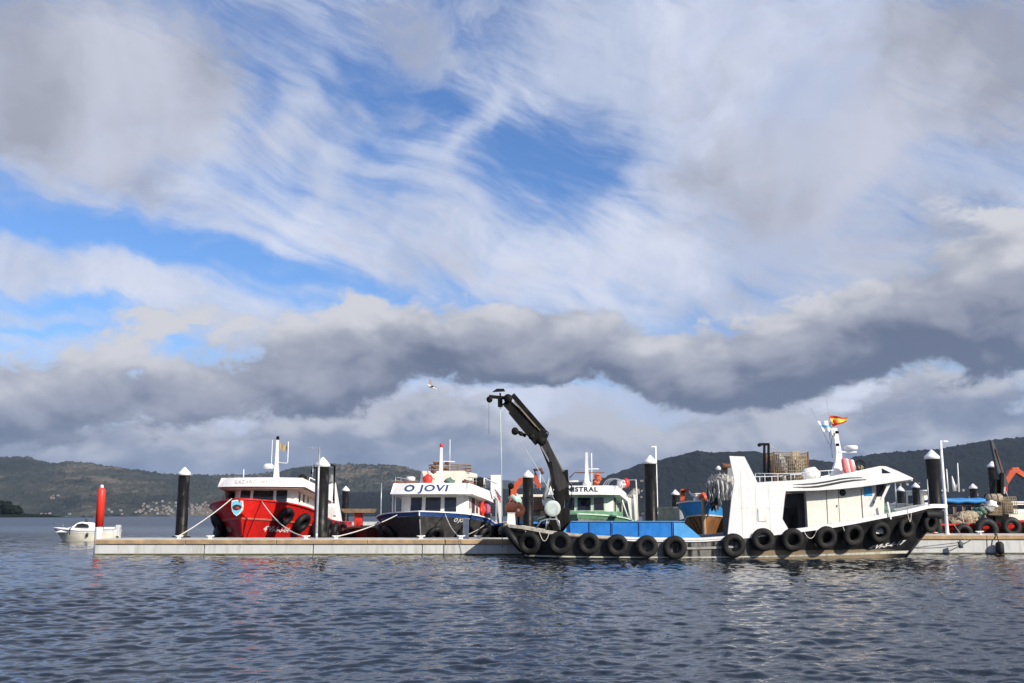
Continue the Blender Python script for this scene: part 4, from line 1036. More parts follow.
b = MB()
for (cx, cy, rr_, q0, q1) in ((543, 436, .2, 0, 6.28), (545, 434, .15, -1, 4.2), (541.5, 433, .17, 0.2, 4.6)):
    m = K(cx, cy, -.1); b.tube([(m.x + rr_ * math.cos(a), YK - .1 + .05 * math.sin(2 * a), m.z + rr_ * math.sin(a)) for a in np.linspace(q0, q1, 14)], .025, 6)
b.build('hydraulic_hose', RUBD, cr)
b = MB(); b.tube([K(556, 500, -.32), K(550.5, 485, -.4), K(552, 470, -.3), K(547, 452, -.3)], .03, 6); b.tube([K(571, 498, -.1), K(572.5, 488, -.1), K(566, 478, -.1)], .03, 6); b.build('hydraulic_hose', RUBD, cr)
b = MB(); b.tube([K(488.8, 401), K(488.9, 434)], .008, 5); b.build('thin_line', DROPE, cr)
o = MB().tube([K(500.3, 407), K(501.5, 470), K(502.3, 548)], .022, 6).build('hoist_rope', mat('pale_mint_cable', (.45, .52, .5), .7)); tag(o, 'pale hoist rope hanging straight down from the crane tip', 'rope', 'crane ropes')
o = MB().tube([K(517, 437, -.2), K(536, 468, -.9), K(553, 500, -1.3)], .016, 6).build('hoist_rope', mat('pale_mint_cable', (.45, .52, .5), .7)); tag(o, 'pale rope slanting from the crane winch down to the round reel', 'rope', 'crane ropes')
# reel
YR = 43.7
t = thing('rope_reel', 'round reel of mint green rope on the stern deck under the crane', 'reel', tuple(P(556, 518, YR)))
c0 = P(552.5, 508.5, YR)
b = MB(); b.lathe([(.20, -.05), (.33, -.05), (.35, -.03), (.35, .0), (.20, .0)], tuple(c0), 28, axis='y'); b.build('flange', mat('pale_green_flange', (.5, .56, .52), .5, dirt=.3), t)
b = MB(); b.lathe([(.15, .0), (.27, .005), (.29, .15), (.29, .45), (.27, .6), (.15, .6)], tuple(c0), 24, axis='y'); b.build('rope_coil', SEAM, t)
b = MB(); b.lathe([(.17, .6), (.34, .6), (.34, .66), (.17, .66)], tuple(c0), 28, axis='y'); b.build('flange', mat('pale_green_flange', (.5, .56, .52), .5), t)
b = MB(); b.lathe([(.001, .1), (.16, .1), (.19, .0), (.20, -.045)], tuple(c0), 20, axis='y'); b.build('hub', DSTEEL, t)
b = MB(); b.beam(c0 + Vector((.05, .05, -.1)), c0 + Vector((.3, .05, -.75)), .08, .08); b.beam(c0 + Vector((.05, .5, -.1)), c0 + Vector((-.25, .5, -.75)), .08, .08); b.build('stand', STEEL, t)
# stern hoop frame
t = thing('tubular_frame', 'bent grey tube frame standing on the stern rail', 'frame', tuple(P(550, 526, 43.5)))
f_ = lambda a, c_, dy=0: P(a, c_, 43.5) + Vector((0, dy, 0))
b = MB()
for dy in (0, .6): b.tube([f_(536, 529, dy), f_(541, 521, dy), f_(547, 519.3, dy), f_(556, 519.3, dy), f_(559, 521, dy), f_(560, 530, dy)], .03, 6); b.tube([f_(547, 519.5, dy), f_(546, 529, dy)], .025, 6)
b.tube([f_(547, 519.3), f_(547, 519.3, .6)], .025, 6); b.tube([f_(556, 519.3), f_(556, 519.3, .6)], .025, 6); b.build('tubes', STEEL, t)
t = thing('white_crate', 'small white crate on the stern deck below the orange buoys', 'crate', tuple(P(511, 524, 44.6)))
a = P(507, 523, 44.6); c_ = P(515.5, 513.5, 44.6)
b = MB(); b.loft([(a.x - .03, 44.4), (c_.x + .03, 44.4), (c_.x + .03, 44.9), (a.x - .03, 44.9)], a.z - .3, [(a.x + .03, 44.43), (c_.x - .03, 44.43), (c_.x - .03, 44.87), (a.x + .03, 44.87)], c_.z); b.build('crate_body', W, t)
b = MB(); b.box(a.x + .01, c_.x - .01, 44.41, 44.89, c_.z + .002, c_.z + .035); b.build('lid', W2, t)
# stern rope lines
rope([P(508, 524, 44), P(499, 534, 48.6)], 'short dark rope from the stern corner to the pontoon', m=DROPE, sag=.1, r=.025)
rope([P(980.5, 533, 49.1), P(962, 544, 48.4), P(922, 548, 47.2), P(905, 545, 45.6)], 'dark slack mooring rope from the right pontoon to the black bow', m=DROPE, sag=.06, r=.022)
rope([P(941, 507, 46), P(965, 540, 48.7)], 'thin pale rope lying over the timber edge of the right pontoon', m=ROPE, sag=.0, r=.014)
o = MB().blob(P(960.5, 544.3, 48.35), (.12, .1, .16), seed=5, amp=.3).build('weed_clump', DROPE); tag(o, 'small dark clump of weed caught on the slack rope at the right pontoon', 'weed')
# ---------------------------------------------------------------- bow-on boats moored behind the pontoon
def lhull(L, B, zb, zm, zs, rake=1.6, full=.62, flare=.72, wl_full=.5, transom=.86):
    """returns HP(s, t, side, off): s 0 stern..1 bow; local frame x forward, y to port, z up; origin amidships on the waterline"""
    def hb(s):
        if s < .15: return B / 2 * (transom + (1 - transom) * math.sin(s / .15 * math.pi / 2))
        if s < full: return B / 2
        return B / 2 * max(0, 1 - ((s - full) / (1 - full)) ** 2.4) ** .8
    def hw(s):
        k = .93
        if s < .15: return B / 2 * k * (transom - .04 + (1 - transom) * math.sin(s / .15 * math.pi / 2))
        if s < wl_full: return B / 2 * k
        return B / 2 * k * max(0, 1 - ((s - wl_full) / (1 - wl_full)) ** 1.7)
    def zsh(s): return float(np.interp(s, [0, .25, .5, .75, .9, 1], [zs, zs - .05, zm, zm + (zb - zm) * .5, zm + (zb - zm) * .84, zb]))
    def H(s, t, side=1, off=0.0):
        z = zsh(s) * t if t >= 0 else t * .8
        q = max(0, t) ** (.8 + 1.0 * max(0, s - .5))
        x = -L / 2 + s * (L - rake * (1 - max(0, t)) * (s ** 3))
        y = hw(s) * (1 - q) + hb(s) * q
        if t < 0: y *= 1 + t * .3
        return (x, side * (y + off), z)
    H.zsh = zsh; H.hb = hb; H.L = L; return H
def lstrip(H, t0, t1, nt, name, m, root, s0=0, s1=1, off=0.0, sides=(-1, 1), ns=44, transom=False):
    b = MB()
    for side in sides:
        vs = []; fs = []
        for i in range(ns + 1):
            for j in range(nt + 1): vs.append(H(s0 + (s1 - s0) * i / ns, t0 + (t1 - t0) * j / nt, side, off))
        for i in range(ns):
            for j in range(nt):
                a = i * (nt + 1) + j; fs.append((a, a + 1, a + nt + 2, a + nt + 1))
        b.add(vs, fs, True)
    if transom:
        n = 8; ring = [H(0, t0 + (t1 - t0) * k / n, -1) for k in range(n + 1)] + [H(0, t0 + (t1 - t0) * k / n, 1) for k in range(n, -1, -1)]
        b.add(ring, [tuple(range(len(ring)))])
    return b.build(name, m, root, False)
def lrail(H, name, m, root, h=.10, w=.14, out=.05, s0=0.0, s1=1.0, dz=0.0, N=40):
    b = MB(); rs = []
    path = [(s0 + (s1 - s0) * i / N, -1) for i in range(N + 1)]
    def sec(s, side):
        x, y, z = H(s, 1, side); ya = abs(y)
        return [(x, side * (ya + out), z - h + dz), (x, side * (ya + out), z + dz), (x, side * max(0, ya - w), z + dz), (x, side * max(0, ya - w), z - h + dz)]
    rs = [sec(s, -1) for s, _ in path] + [sec(s, 1) for s, _ in reversed(path)]
    b.rings(rs, smooth=False); return b.build(name, m, root, False)
def ldeck(H, root, m, k=.72):
    b = MB(); N = 30; vs = []
    for i in range(N + 1):
        a = H(i / N, k, -1); c = H(i / N, k, 1); vs += [a, c]
    b.add(vs, [(2 * i, 2 * i + 1, 2 * i + 3, 2 * i + 2) for i in range(N)]); return b.build('deck', m, root, False)
def plan(xf, xb, yf, yb, r=.35, mid=.34):
    "cabin plan, front corners cut"
    return [(xb, -yb), (xf - r, -yb), (xf - r * .25, -yf * .93), (xf, -yf * mid), (xf, yf * mid), (xf - r * .25, yf * .93), (xf - r, yb), (xb, yb)]
def front_quads(pl0, z0, pl1, z1):
    qs = []
    n = len(pl0)
    for i in range(n):
        j = (i + 1) % n
        qs.append([(*pl0[i], z0), (*pl0[j], z0), (*pl1[j], z1), (*pl1[i], z1)])
    return qs
def window(q, u0, u1, v0, v1, root, frame=W2, fr=.03, par=True):
    f = MB().panel(q, u0, u1, v0, v1, .025).build('window', frame, root, False)
    du = fr / max(.1, (Vector(q[1]) - Vector(q[0])).length); dv = fr / max(.1, (Vector(q[3]) - Vector(q[0])).length)
    MB().panel(q, u0 + du, u1 - du, v0 + dv, v1 - dv, .032).build('pane', GLASS, f, False); return f
def wall_text(txt, size, q, u, v, m, root, off=.012, xs=1.0, bend=0.0, **k):
    q = [Vector(p) for p in q]; ex = (q[1] - q[0]); W_ = ex.length; ex = ex.normalized(); nrm = ex.cross(q[3] - q[0]).normalized(); ey = nrm.cross(ex)
    o = q[0].lerp(q[1], u).lerp(q[3].lerp(q[2], u), v)
    return lettering(txt, size, lambda a, b: tuple(o + ex * a * xs + ey * b + nrm * (off - bend * abs(a * xs))), m, root, False, **k)
def hull_text(txt, size, H, s, t, side, m, root, **k):
    p0 = Vector(H(s, t, side)); d = .01
    e = (Vector(H(s + d, t, side)) - Vector(H(s - d, t, side))); per = e.length / (2 * d); zs = H.zsh(s)
    sg = -1 if side > 0 else 1     # port side (facing +y, bow to the right of a viewer standing at +y looking -y is left)
    vv = (Vector(H(s, t + .05, side)) - Vector(H(s, t - .05, side))).length / .1
    return lettering(txt, size, lambda a, b: H(s + sg * a / per, t + b / vv, side, .015), m, root, False, **k)
def lfender(H, s, t, side, r, root, m=RUBD, name='fender', kind='tyre', tube=.3, hang=True):
    p = Vector(H(s, t, side)); a = Vector(H(min(1, s + .01), t, side)) - Vector(H(s - .01, t, side)); u = Vector(H(s, min(1, t + .05), side)) - Vector(H(s, t - .05, side))
    n = a.cross(u).normalized()
    if n.y * side < 0: n = -n
    c = p + n * r * tube
    b = MB(); b.torus(c, r * (1 - tube), r * tube, n=24, m=10, nrm=n); return b.build(name, m, root, False)
def ltube(pts, r, name, m, root, n=6): return MB().tube(pts, r, n).build(name, m, root, False)
def toW(root, p): return wm(root) @ Vector(p)
def stand(px, Y, off, yaw):
    "root position so that the stem head (local x = off) is seen at px at distance Y"
    x = ZX(px, Y, 530); a = -math.pi / 2 - R(yaw)
    return (x - math.cos(a) * off, Y - math.sin(a) * off, 0), a

def brow(root, xf, half, back, z0, h, name, m, curve=.5, slope=.08, lean=.22, flare=.12):
    "roof with a curved raking fascia; returns the mapping used for its lettering"
    fx = lambda y: xf - curve * (abs(y) / half) ** 2.2
    out = [(fx(-half + 2 * half * i / 16), -half + 2 * half * i / 16) for i in range(17)]
    n_ = 8; xs_ = out[-1][0]
    sideR = [(xs_ + (back - xs_) * i / n_, half + flare * math.sin(math.pi * .5 * i / n_)) for i in range(1, n_ + 1)]
    sideL = [(x, -y) for x, y in reversed(sideR)]
    pl = sideL + out + sideR
    zf = lambda x: -slope * max(0.0, xf - curve - x)
    r0 = [(x, y, z0 + zf(x)) for x, y in pl]
    r1 = [(x - lean * (1 if abs(y) < half * .98 else .2), y * (1 - .07), z0 + h + zf(x) * .75) for x, y in pl]
    MB().rings([r0, r1], smooth=False).build(name, m, root, False)
    return lambda a, b: (fx(a) - lean * (b + h / 2) / h + .014, a, z0 + h / 2 + b)
# ==== red trawler ===============================================================
loc, rz = stand(238.5, 52.3, 9.5, 1)
rt = thing('trawler', 'red bow-on trawler with white wheelhouse and a shield emblem on its bow', 'trawler', loc, rz)
H = lhull(19, 5.7, 2.72, 1.6, 1.45, rake=1.1, full=.70, wl_full=.48)
lstrip(H, -.8, .62, 8, 'hull', RED, rt, transom=True)
lstrip(H, .62, 1, 4, 'bulwark', mat('bright_red_paint', (.66, .018, .014), .32, var=.1, dirt=.2, dirtcol=(.2, .02, .02)), rt, off=.02, transom=True)
lrail(H, 'rail_cap', RED, rt, h=.08)
lstrip(H, .60, .635, 1, 'rubbing_strake', mat('pink_worn_strake', (.6, .16, .12), .5), rt, off=.06, s0=.55)
ldeck(H, rt, GREY)
ltube([H(1, t, 1) for t in (-.2, 0, .25, .5, .75, .97)], .06, 'stem', RED, rt)
# shield on the port bow
def shield(sc, off, name, m, par):
    pts = [(-.5, .55), (0, .62), (.5, .55), (.5, .1), (.42, -.25), (.22, -.52), (0, -.66), (-.22, -.52), (-.42, -.25), (-.5, .1)]
    s_c, t_c = .985, .735
    def f(a, b): 
        return (H(1, .8, 1)[0] + .02 + off + .0 * a - .10 * abs(a) + .22 * b * .45 , a * sc, 1.93 + b * sc)
    return MB().add([f(a, b) for a, b in pts], [tuple(range(len(pts)))]).build(name, m, par, False)
# shield plate standing on the bulwark just ahead of the stem head, as on the photograph a painted board
sp = Vector((9.45, -.15, 2.22))
def shield3(sc, off, thick, name, m, par):
    pts = [(-.46, .58), (0, .66), (.46, .58), (.47, .12), (.40, -.25), (.22, -.52), (0, -.68), (-.22, -.52), (-.40, -.25), (-.47, .12)]
    A_ = [(sp.x + off, sp.y - a * sc, sp.z + b * sc) for a, b in pts]; B_ = [(x - thick, y, z) for x, y, z in A_]
    return MB().rings([B_, A_], smooth=False).build(name, m, par, False)
sh = shield3(.62, .0, .25, 'emblem_board', W2, rt)
shield3(.54, .012, .01, 'emblem_field', mat('emblem_sky_blue', (.16, .50, .66), .5, var=.1), sh)
b = MB(); b.add([(sp.x + .022, sp.y + a, sp.z + c) for a, c in ((-.24, .02), (-.18, .12), (-.02, .17), (.10, .14), (.22, .10), (.27, .02), (.2, -.06), (.1, -.1), (-.02, -.14), (-.16, -.1))], [tuple(range(10))]); b.build('emblem_boat_shape', INKD, sh, False)
b = MB(); b.add([(sp.x + .028, sp.y + a, sp.z + c) for a, c in ((-.05, -.02), (.0, .05), (.1, .04), (.16, -.0), (.06, -.07))], [tuple(range(5))]); b.build('emblem_red_mark', REDP, sh, False)
hull_text('4ªVI-5-3-04', .44, H, .885, .43, 1, INKW, rt, shear=0, bold=.014)
hull_text('NOSSA', .40, H, .90, .42, -1, INKG, rt, bold=.01)
# fenders on the starboard (left in view) and port side
for s, t, r in ((.86, .62, .62), (.78, .55, .65), (.70, .5, .6)): lfender(H, s, t, -1, r, rt)
for s, t, r in ((.885, .74, .52), (.80, .66, .60), (.68, .62, .66), (.56, .60, .6), (.44, .55, .6), (.3, .5, .6)): lfender(H, s, t, 1, r, rt)
for s in (.86, .78): MB().blob(H(s, .4, -1, .3), (.5, .3, .6), seed=int(s * 100)).build('bag_fender', RUBD, rt, False)
# wheelhouse
p0 = plan(5.1, -3.2, 1.55, 1.75, .5, .42); p1 = plan(4.85, -3.2, 1.5, 1.75, .5, .42); z0, z1 = 2.0, 3.38
MB().loft(p0, z0, p1, z1).build('wheelhouse', W, rt, False)
MB().loft(plan(5.6, -3.6, 2.3, 2.5, .6), 1.75, plan(5.5, -3.6, 2.2, 2.45, .6), 2.35).build('wheelhouse_base', W, rt, False)
Q = front_quads(p0, z0, p1, z1)
for i, ws in ((2, [(.08, .92)]), (3, [(.03, .97)]), (4, [(.08, .92)])):
    for u0, u1 in ws: window(Q[i], u0, u1, .34, .90, rt)
for u0, u1 in ((.80, .90), (.62, .72)): window(Q[0], u0, u1, .40, .85, rt)
for u0, u1 in ((.06, .12), (.20, .27), (.36, .42)): window(Q[6], u0, u1, .40, .85, rt)
# brow roof: flat white fascia with the name
tf = brow(rt, 6.2, 2.45, -2.2, z1 + .02, .50, 'roof', W2, curve=.75, slope=.10)
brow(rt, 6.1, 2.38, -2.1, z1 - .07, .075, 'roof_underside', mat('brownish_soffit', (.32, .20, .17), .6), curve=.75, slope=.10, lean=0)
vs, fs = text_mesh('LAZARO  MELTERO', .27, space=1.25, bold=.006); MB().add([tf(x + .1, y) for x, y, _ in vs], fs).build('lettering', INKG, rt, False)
b = MB(); c_ = [(6.3, -1.2, 2.1), (6.6, 0.2, 2.2), (6.2, 1.7, 2.15), (5.2, 2.35, 2.0)]; b.rings([[(x, y, z), (x, y, z + .42), (x - .1, y, z + .42), (x - .1, y, z)] for x, y, z in c_], smooth=False); b.build('spray_coaming', W, rt, False)
# side wings: white coaming running aft under the roof edge
for sd in (-1, 1):
    MB().prism([(5.3, 2.0), (4.2, 2.6), (-6.5, 1.5), (-6.5, 1.35), (3.5, 1.75)], 0, 1).build('x', W, rt, False) if False else None
    b = MB(); vs = [(5.2, sd * 2.35, 1.95), (4.9, sd * 2.4, 2.5), (-1.0, sd * 2.75, 2.0), (-1.0, sd * 2.75, 1.5)]
    b.rings([vs, [(x, y - sd * .08, z) for x, y, z in vs]], smooth=False); b.build('side_coaming', W, rt, False)
# brown side panels between brow and hull on the starboard
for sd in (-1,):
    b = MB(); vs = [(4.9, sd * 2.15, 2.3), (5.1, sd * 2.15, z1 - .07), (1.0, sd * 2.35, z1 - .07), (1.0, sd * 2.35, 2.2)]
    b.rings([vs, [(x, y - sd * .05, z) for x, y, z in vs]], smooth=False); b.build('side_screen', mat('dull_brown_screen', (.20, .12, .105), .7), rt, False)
# mast, radar, aerials on the roof
zr = z1 + .5
def mast_frame(root, x, y, z, h, rec=True):
    b = MB(); b.rings([[(x - .2, y - .15, z), (x + .15, y - .15, z), (x + .15, y + .15, z), (x - .2, y + .15, z)], [(x - .1, y - .09, z + .9), (x + .1, y - .09, z + .9), (x + .1, y + .09, z + .9), (x - .1, y + .09, z + .9)], [(x - .07, y - .06, z + h), (x + .07, y - .06, z + h), (x + .07, y + .06, z + h), (x - .07, y + .06, z + h)]], smooth=False)
    return b.build('mast', W2, root, False)
mast_frame(rt, 3.2, .25, zr, 2.3)
MB().lathe([(.03, 2.3), (.09, 2.32), (.09, 2.48), (.03, 2.53)], (3.2, .25, zr), 10).build('mast_lamp', DSTEEL, rt, False)
ltube([(3.2, .25, zr + 1.0), (3.2, .85, zr + .95), (3.2, .88, zr + 1.0), (3.2, .88, zr + 2.2)], .025, 'mast_bracket', W2, rt)
ltube([(3.2, -.0, zr + .6), (3.2, -.06, zr + 1.0), (3.2, -.06, zr + 2.3)], .018, 'whip_antenna', W2, rt)
MB().lathe([(.1, 0), (.28, .03), (.30, .2), (.2, .3)], (3.5, -.15, zr + .6), 16).build('radar_dome', W2, rt, False)
ltube([(4.3, -1.35, zr), (4.3, -1.35, zr + .55)], .025, 'whip_antenna', W2, rt); ltube([(1.5, 2.0, zr), (1.5, 2.0, zr + .9)], .02, 'whip_antenna', STEEL, rt)
MB().lathe([(.28, 0), (.26, .28), (.1, .42)], (4.0, 1.95, zr - .15), 14).build('searchlight', DSTEEL, rt, False)
for k in range(3): MB().bbox(2.6 - k * 1.4, 3.7 - k * 1.4, 2.05, 2.2, zr - .4 - k * .1, zr - .08 - k * .1, .03).build('roof_vent', DGREY, rt, False)
ltube([(3.2, 2.15, zr - .3), (3.2, 2.2, zr + .12), (-1.8, 2.3, zr - .25)], .035, 'roof_rail', W2, rt)
flag_p = toW(rt, (3.2, .28, zr + 2.05))
flag('flag', [flag_p + Vector((.08, 0, .1)), flag_p + Vector((.55, .1, -.12)), flag_p + Vector((.45, .1, -.42)), flag_p + Vector((.1, 0, -.3))], [(0, 1, mat('faded_ochre_cloth', (.30, .24, .12), .85))], 'small faded ochre pennant at the mast head of the red trawler', wav=.03)
# tall white stack near the stern, leaning back
b = MB(); b.rings([[(-5.6, 1.3, .9), (-4.4, 1.3, .9), (-4.4, 2.65, .9), (-5.6, 2.65, .9)], [(-5.9, 1.3, 2.6), (-5.0, 1.3, 2.6), (-5.0, 2.25, 2.6), (-5.9, 2.25, 2.6)], [(-6.1, 1.3, 4.0), (-5.5, 1.3, 4.0), (-5.5, 1.95, 4.0), (-6.1, 1.95, 4.0)]], smooth=False); b.build('stack', W, rt, False)
b = MB(); b.rings([[(-4.39, 1.32, 1.10), (-4.39, 2.62, 1.10), (-4.44, 2.60, 1.22), (-4.44, 1.32, 1.22)], [(-4.37, 1.32, 1.10), (-4.37, 2.62, 1.10), (-4.42, 2.60, 1.22), (-4.42, 1.32, 1.22)]], smooth=False); b.build('red_stripe', REDP, rt, False)
MB().bbox(-6.1, -5.4, 1.15, 1.85, 4.0, 4.5, .05).build('stack_cap', GREY, rt, False)
# dark derrick lamp arm over the pile
ltube([(-4.2, 2.2, 2.6), (-4.2, 2.2, zr + 1.15), (-3.6, 1.9, zr + 1.25), (-3.0, 1.0, zr + .95), (-3.0, .95, zr + .6)], .08, 'derrick_arm', DSTEEL, rt)
w = lambda p: toW(rt, p)
rope([w(H(.985, 1.0, -1)), (ZX(179, PY0 + .5), PY0 + .4, TOPL + .1)], 'pale mooring rope from the red trawler down to the black pile at its left', r=.028, sag=.1)
rope([w(H(.965, .97, 1)), (ZX(306, PY0 + .5), PY0 + .4, TOPL + .12)], 'pale mooring rope from the red bow down to the right, across the registration', r=.028, sag=.35)

# ==== small red work boat with winch post, behind the trawler's stern =================
loc, rz = stand(366, 62, 4, 0)
sb = thing('small_boat', 'small weathered red boat with a post and crates between the two bow-on boats', 'boat', loc, rz)
H2 = lhull(8, 3.4, 1.2, .85, .8, rake=.5)
lstrip(H2, -.6, 1, 6, 'hull', mat('dull_red_hull', (.22, .03, .025), .6, dirt=.6), sb, transom=True); lrail(H2, 'rail_cap', WOOD, sb); ldeck(H2, sb, GREY)
for s, sd in ((.85, 1), (.72, 1), (.85, -1), (.7, -1)): lfender(H2, s, .6, sd, .42, sb)
MB().bbox(1.2, 1.7, -1.1, -.6, .6, 2.0, .05).build('winch_post', REDP, sb, False)
MB().loft([(.9, -1.7), (2.1, -1.7), (2.1, .1), (.9, .1)], 2.0, [(.8, -1.9), (2.2, -1.9), (2.2, .2), (.8, .2)], 2.25).build('winch_table', WOOD, sb, False)
MB().bbox(-1, .5, .2, 1.2, .6, 1.2, .04).build('fish_box', REDP, sb, False)
for k in range(4): MB().blob((1.6 - k * .5, .5 + .2 * k, 1.1), (.3, .3, .3), seed=k, amp=.3).build('float', RUST, sb, False)

# ==== white boat with the blue band ==========================================
loc, rz = stand(418, 52.6, 8.0, 6)
jv = thing('passenger_boat', 'white bow-on boat with blue band, black fenders and large name on its roof brow', 'boat', loc, rz)
H = lhull(15.5, 6.3, 2.08, 1.3, 1.0, rake=.7, full=.70, wl_full=.60)
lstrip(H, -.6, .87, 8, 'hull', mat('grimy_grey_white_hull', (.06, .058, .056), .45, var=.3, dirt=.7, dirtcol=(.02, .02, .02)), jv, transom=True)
lstrip(H, .87, 1, 3, 'blue_band', NAVY, jv, off=.03, transom=True)
lrail(H, 'rail_cap', W2, jv, h=.06); ldeck(H, jv, GREY)
for sd in (-1, 1):
    for s, t in ((.965, .42), (.86, .45), (.75, .48), (.64, .48), (.52, .48), (.40, .45), (.27, .45)):
        if sd == -1 and s > .95: continue
        lfender(H, s, t, sd, .60 if s < .95 else .5, jv)
ltube([H(1, t, 1) for t in (0, .25, .5, .78)], .035, 'stem', GREY, jv)
hull_text('O JOVI', .30, H, .90, .80, 1, INKW, jv, bold=.01)
p0 = plan(3.9, -5.5, 1.55, 1.9, .45, .36); p1 = plan(3.7, -5.5, 1.5, 1.9, .45, .36); z0, z1 = 1.55, 2.98
MB().loft(p0, z0, p1, z1).build('cabin', W, jv, False)
MB().loft(plan(4.6, -5.5, 2.1, 2.2, .6), 1.3, plan(4.4, -5.5, 2.0, 2.15, .6), 1.95).build('cabin_base', W, jv, False)
Q = front_quads(p0, z0, p1, z1)
window(Q[2], .08, .95, .30, .93, jv, fr=.05); window(Q[4], .05, .92, .30, .93, jv, fr=.05)
window(Q[3], .06, .94, .30, .93, jv, fr=.05)
for u0, u1 in ((.03, .07), (.09, .13)): window(Q[6], u0, u1, .45, .92, jv)
MB().panel(Q[6], .17, .30, .05, .93, .02).build('side_doorway', DGREY, jv, False)
MB().panel(Q[6], .55, .65, .25, .9, .02).build('side_doorway', mat('olive_glass', (.04, .045, .03), .2), jv, False)
jf = brow(jv, 5.0, 2.3, -3.2, z1 + .02, .60, 'roof_brow', W2, curve=.5, slope=.05, lean=.3, flare=.25)
vs, fs = text_mesh('O JOVI', .50, shear=.12, space=1.12, bold=.014); MB().add([jf(x * 1.5 - .25, y) for x, y, _ in vs], fs).build('lettering', INK, jv, False)
for sd in (-1, 1):
    b = MB(); pr_ = [(4.2, sd * 2.0, z1 + .95), (2.5, sd * 2.1, z1 + .98), (-3.0, sd * 2.2, z1 + .98)]; b.tube(pr_, .025, 5); b.tube([(x, y, z - .18) for x, y, z in pr_], .018, 5)
    for k in range(6): xx = 4.2 - 1.4 * k; b.tube([(xx, sd * 2.08, z1 + .55), (xx, sd * 2.08, z1 + .97)], .02, 5)
    b.build('roof_rail', STEEL, jv, False)
for k in range(5): MB().blob((3.4 - k * .5, 1.75 + .1 * (k % 2), z1 + .70), (.2, .16, .14), seed=60 + k, amp=.3).build('stowed_gear', (RUST, NETT, GREY, ORANGE, NETG)[k], jv, False)
# aft side plate sloping down with two coloured stripes
for sd in (1, -1):
    b = MB(); vs = [(-2.4, sd * 2.65, z1 + .66), (-7.2, sd * 2.6, z1 + .05), (-7.6, sd * 2.6, 1.2), (-5.6, sd * 2.62, 1.2), (-4.4, sd * 2.65, z1 - .15), (-2.4, sd * 2.68, z1 + .02)]
    b.rings([vs, [(x, y - sd * .08, z) for x, y, z in vs]], smooth=False); b.build('aft_side_plate', W2, jv, False)
    for k, m_ in enumerate((NAVY, REDP, REDP)):
        b = MB(); vs = [(-2.9 - .6 * k, sd * 2.672, z1 + .48 - .17 * k), (-6.4, sd * 2.65, z1 + .06 - .17 * k), (-6.4, sd * 2.65, z1 - .01 - .17 * k), (-2.9 - .6 * k, sd * 2.672, z1 + .42 - .17 * k)]
        b.add(vs, [(0, 1, 2, 3)] if sd > 0 else [(3, 2, 1, 0)]); b.build('painted_stripe', m_, jv, False)
b = MB(); b.rings([[(-3.6, sd_, z1 + .6) for sd_ in (-1.1, 1.5)] + [(1.2, 1.3, z1 + .6), (1.2, -1.3, z1 + .6)], [(-3.6, sd_, z1 + 1.45) for sd_ in (-1.05, 1.45)] + [(1.0, 1.25, z1 + 1.45), (1.0, -1.25, z1 + 1.45)]], smooth=False); b.build('upper_casing', CREAM, jv, False)
b = MB(); b.lathe([(1.0, 0), (1.1, .5)], (-.6, .2, z1 + 1.76), 16); 
b2 = MB()
for k in range(13):
    a = math.pi * 2 * k / 13; b2.tube([(-.4 + 1.05 * math.cos(a), .25 + 1.25 * math.sin(a), z1 + 1.46), (-.4 + 1.1 * math.cos(a), .25 + 1.3 * math.sin(a), z1 + 1.85)], .03, 5)
for zz in (1.5, 1.67, 1.85): b2.tube([(-.4 + 1.08 * math.cos(q), .25 + 1.28 * math.sin(q), z1 + zz) for q in np.linspace(0, 6.283, 25)], .03, 5)
b2.build('deck_basket', mat('rusty_tan_bars', (.22, .15, .11), .7, dirt=.4), jv, False)
mast_frame(jv, 2.2, .15, z1 + .62, 2.15)
MB().lathe([(.05, 0), (.1, .03), (.09, .2), (.03, .25)], (2.2, .15, z1 + 2.74), 10).build('mast_lamp', RED, jv, False)
ltube([(2.2, -.3, z1 + 1.95), (2.2, .95, z1 + 1.92)], .03, 'crosstree', W2, jv); ltube([(2.2, .65, z1 + 1.4), (2.2, .65, z1 + 3.2)], .02, 'whip_antenna', W2, jv)
for k, (yy, zz) in enumerate(((-.25, 1.6), (-.15, 1.85), (.5, 1.85), (-.3, 1.35), (.45, 1.5))): MB().blob((2.15, yy, z1 + zz), (.1, .15, .09), seed=k, amp=.35).build('mast_fitting', RUST, jv, False)
MB().blob((2.6, -.55, z1 + .9), (.2, .28, .28), seed=3, amp=.12).build('life_ring_bag', REDP, jv, False)
MB().blob((2.7, .7, z1 + .78), (.3, .28, .18), seed=6, amp=.25).build('tarpaulin', NETG, jv, False)
MB().bbox(3.1, 3.8, -1.6, -1.0, z1 + .605, z1 + .78, .04).build('bench', RUST, jv, False); MB().bbox(3.1, 3.8, -2.3, -1.7, z1 + .605, z1 + .76, .04).build('bench', RUST, jv, False)
MB().lathe([(.26, 0), (.27, .2), (.2, .26)], (2.9, -1.5, z1 + .78), 14).build('radar_dome', W2, jv, False)
MB().bbox(-7.3, -6.5, 1.9, 2.6, z1 - .1, z1 + 1.5, .05).build('exhaust_stack', W2, jv, False)
MB().lathe([(.26, 0), (.30, .06), (.28, .5), (.2, .55)], (.9, 2.15, z1 + .5), 14).build('searchlight', DSTEEL, jv, False)
ltube([(.3, 2.4, z1 + .66), (.2, 2.4, z1 + 1.05), (-6, 2.4, z1 + .9)], .03, 'roof_rail', W2, jv)
# port-side posts at the starboard walkway
for yy in (-2.35, -2.2): ltube([(3.6, yy, 1.5), (3.6, yy, z1)], .04, 'stanchion', W, jv)
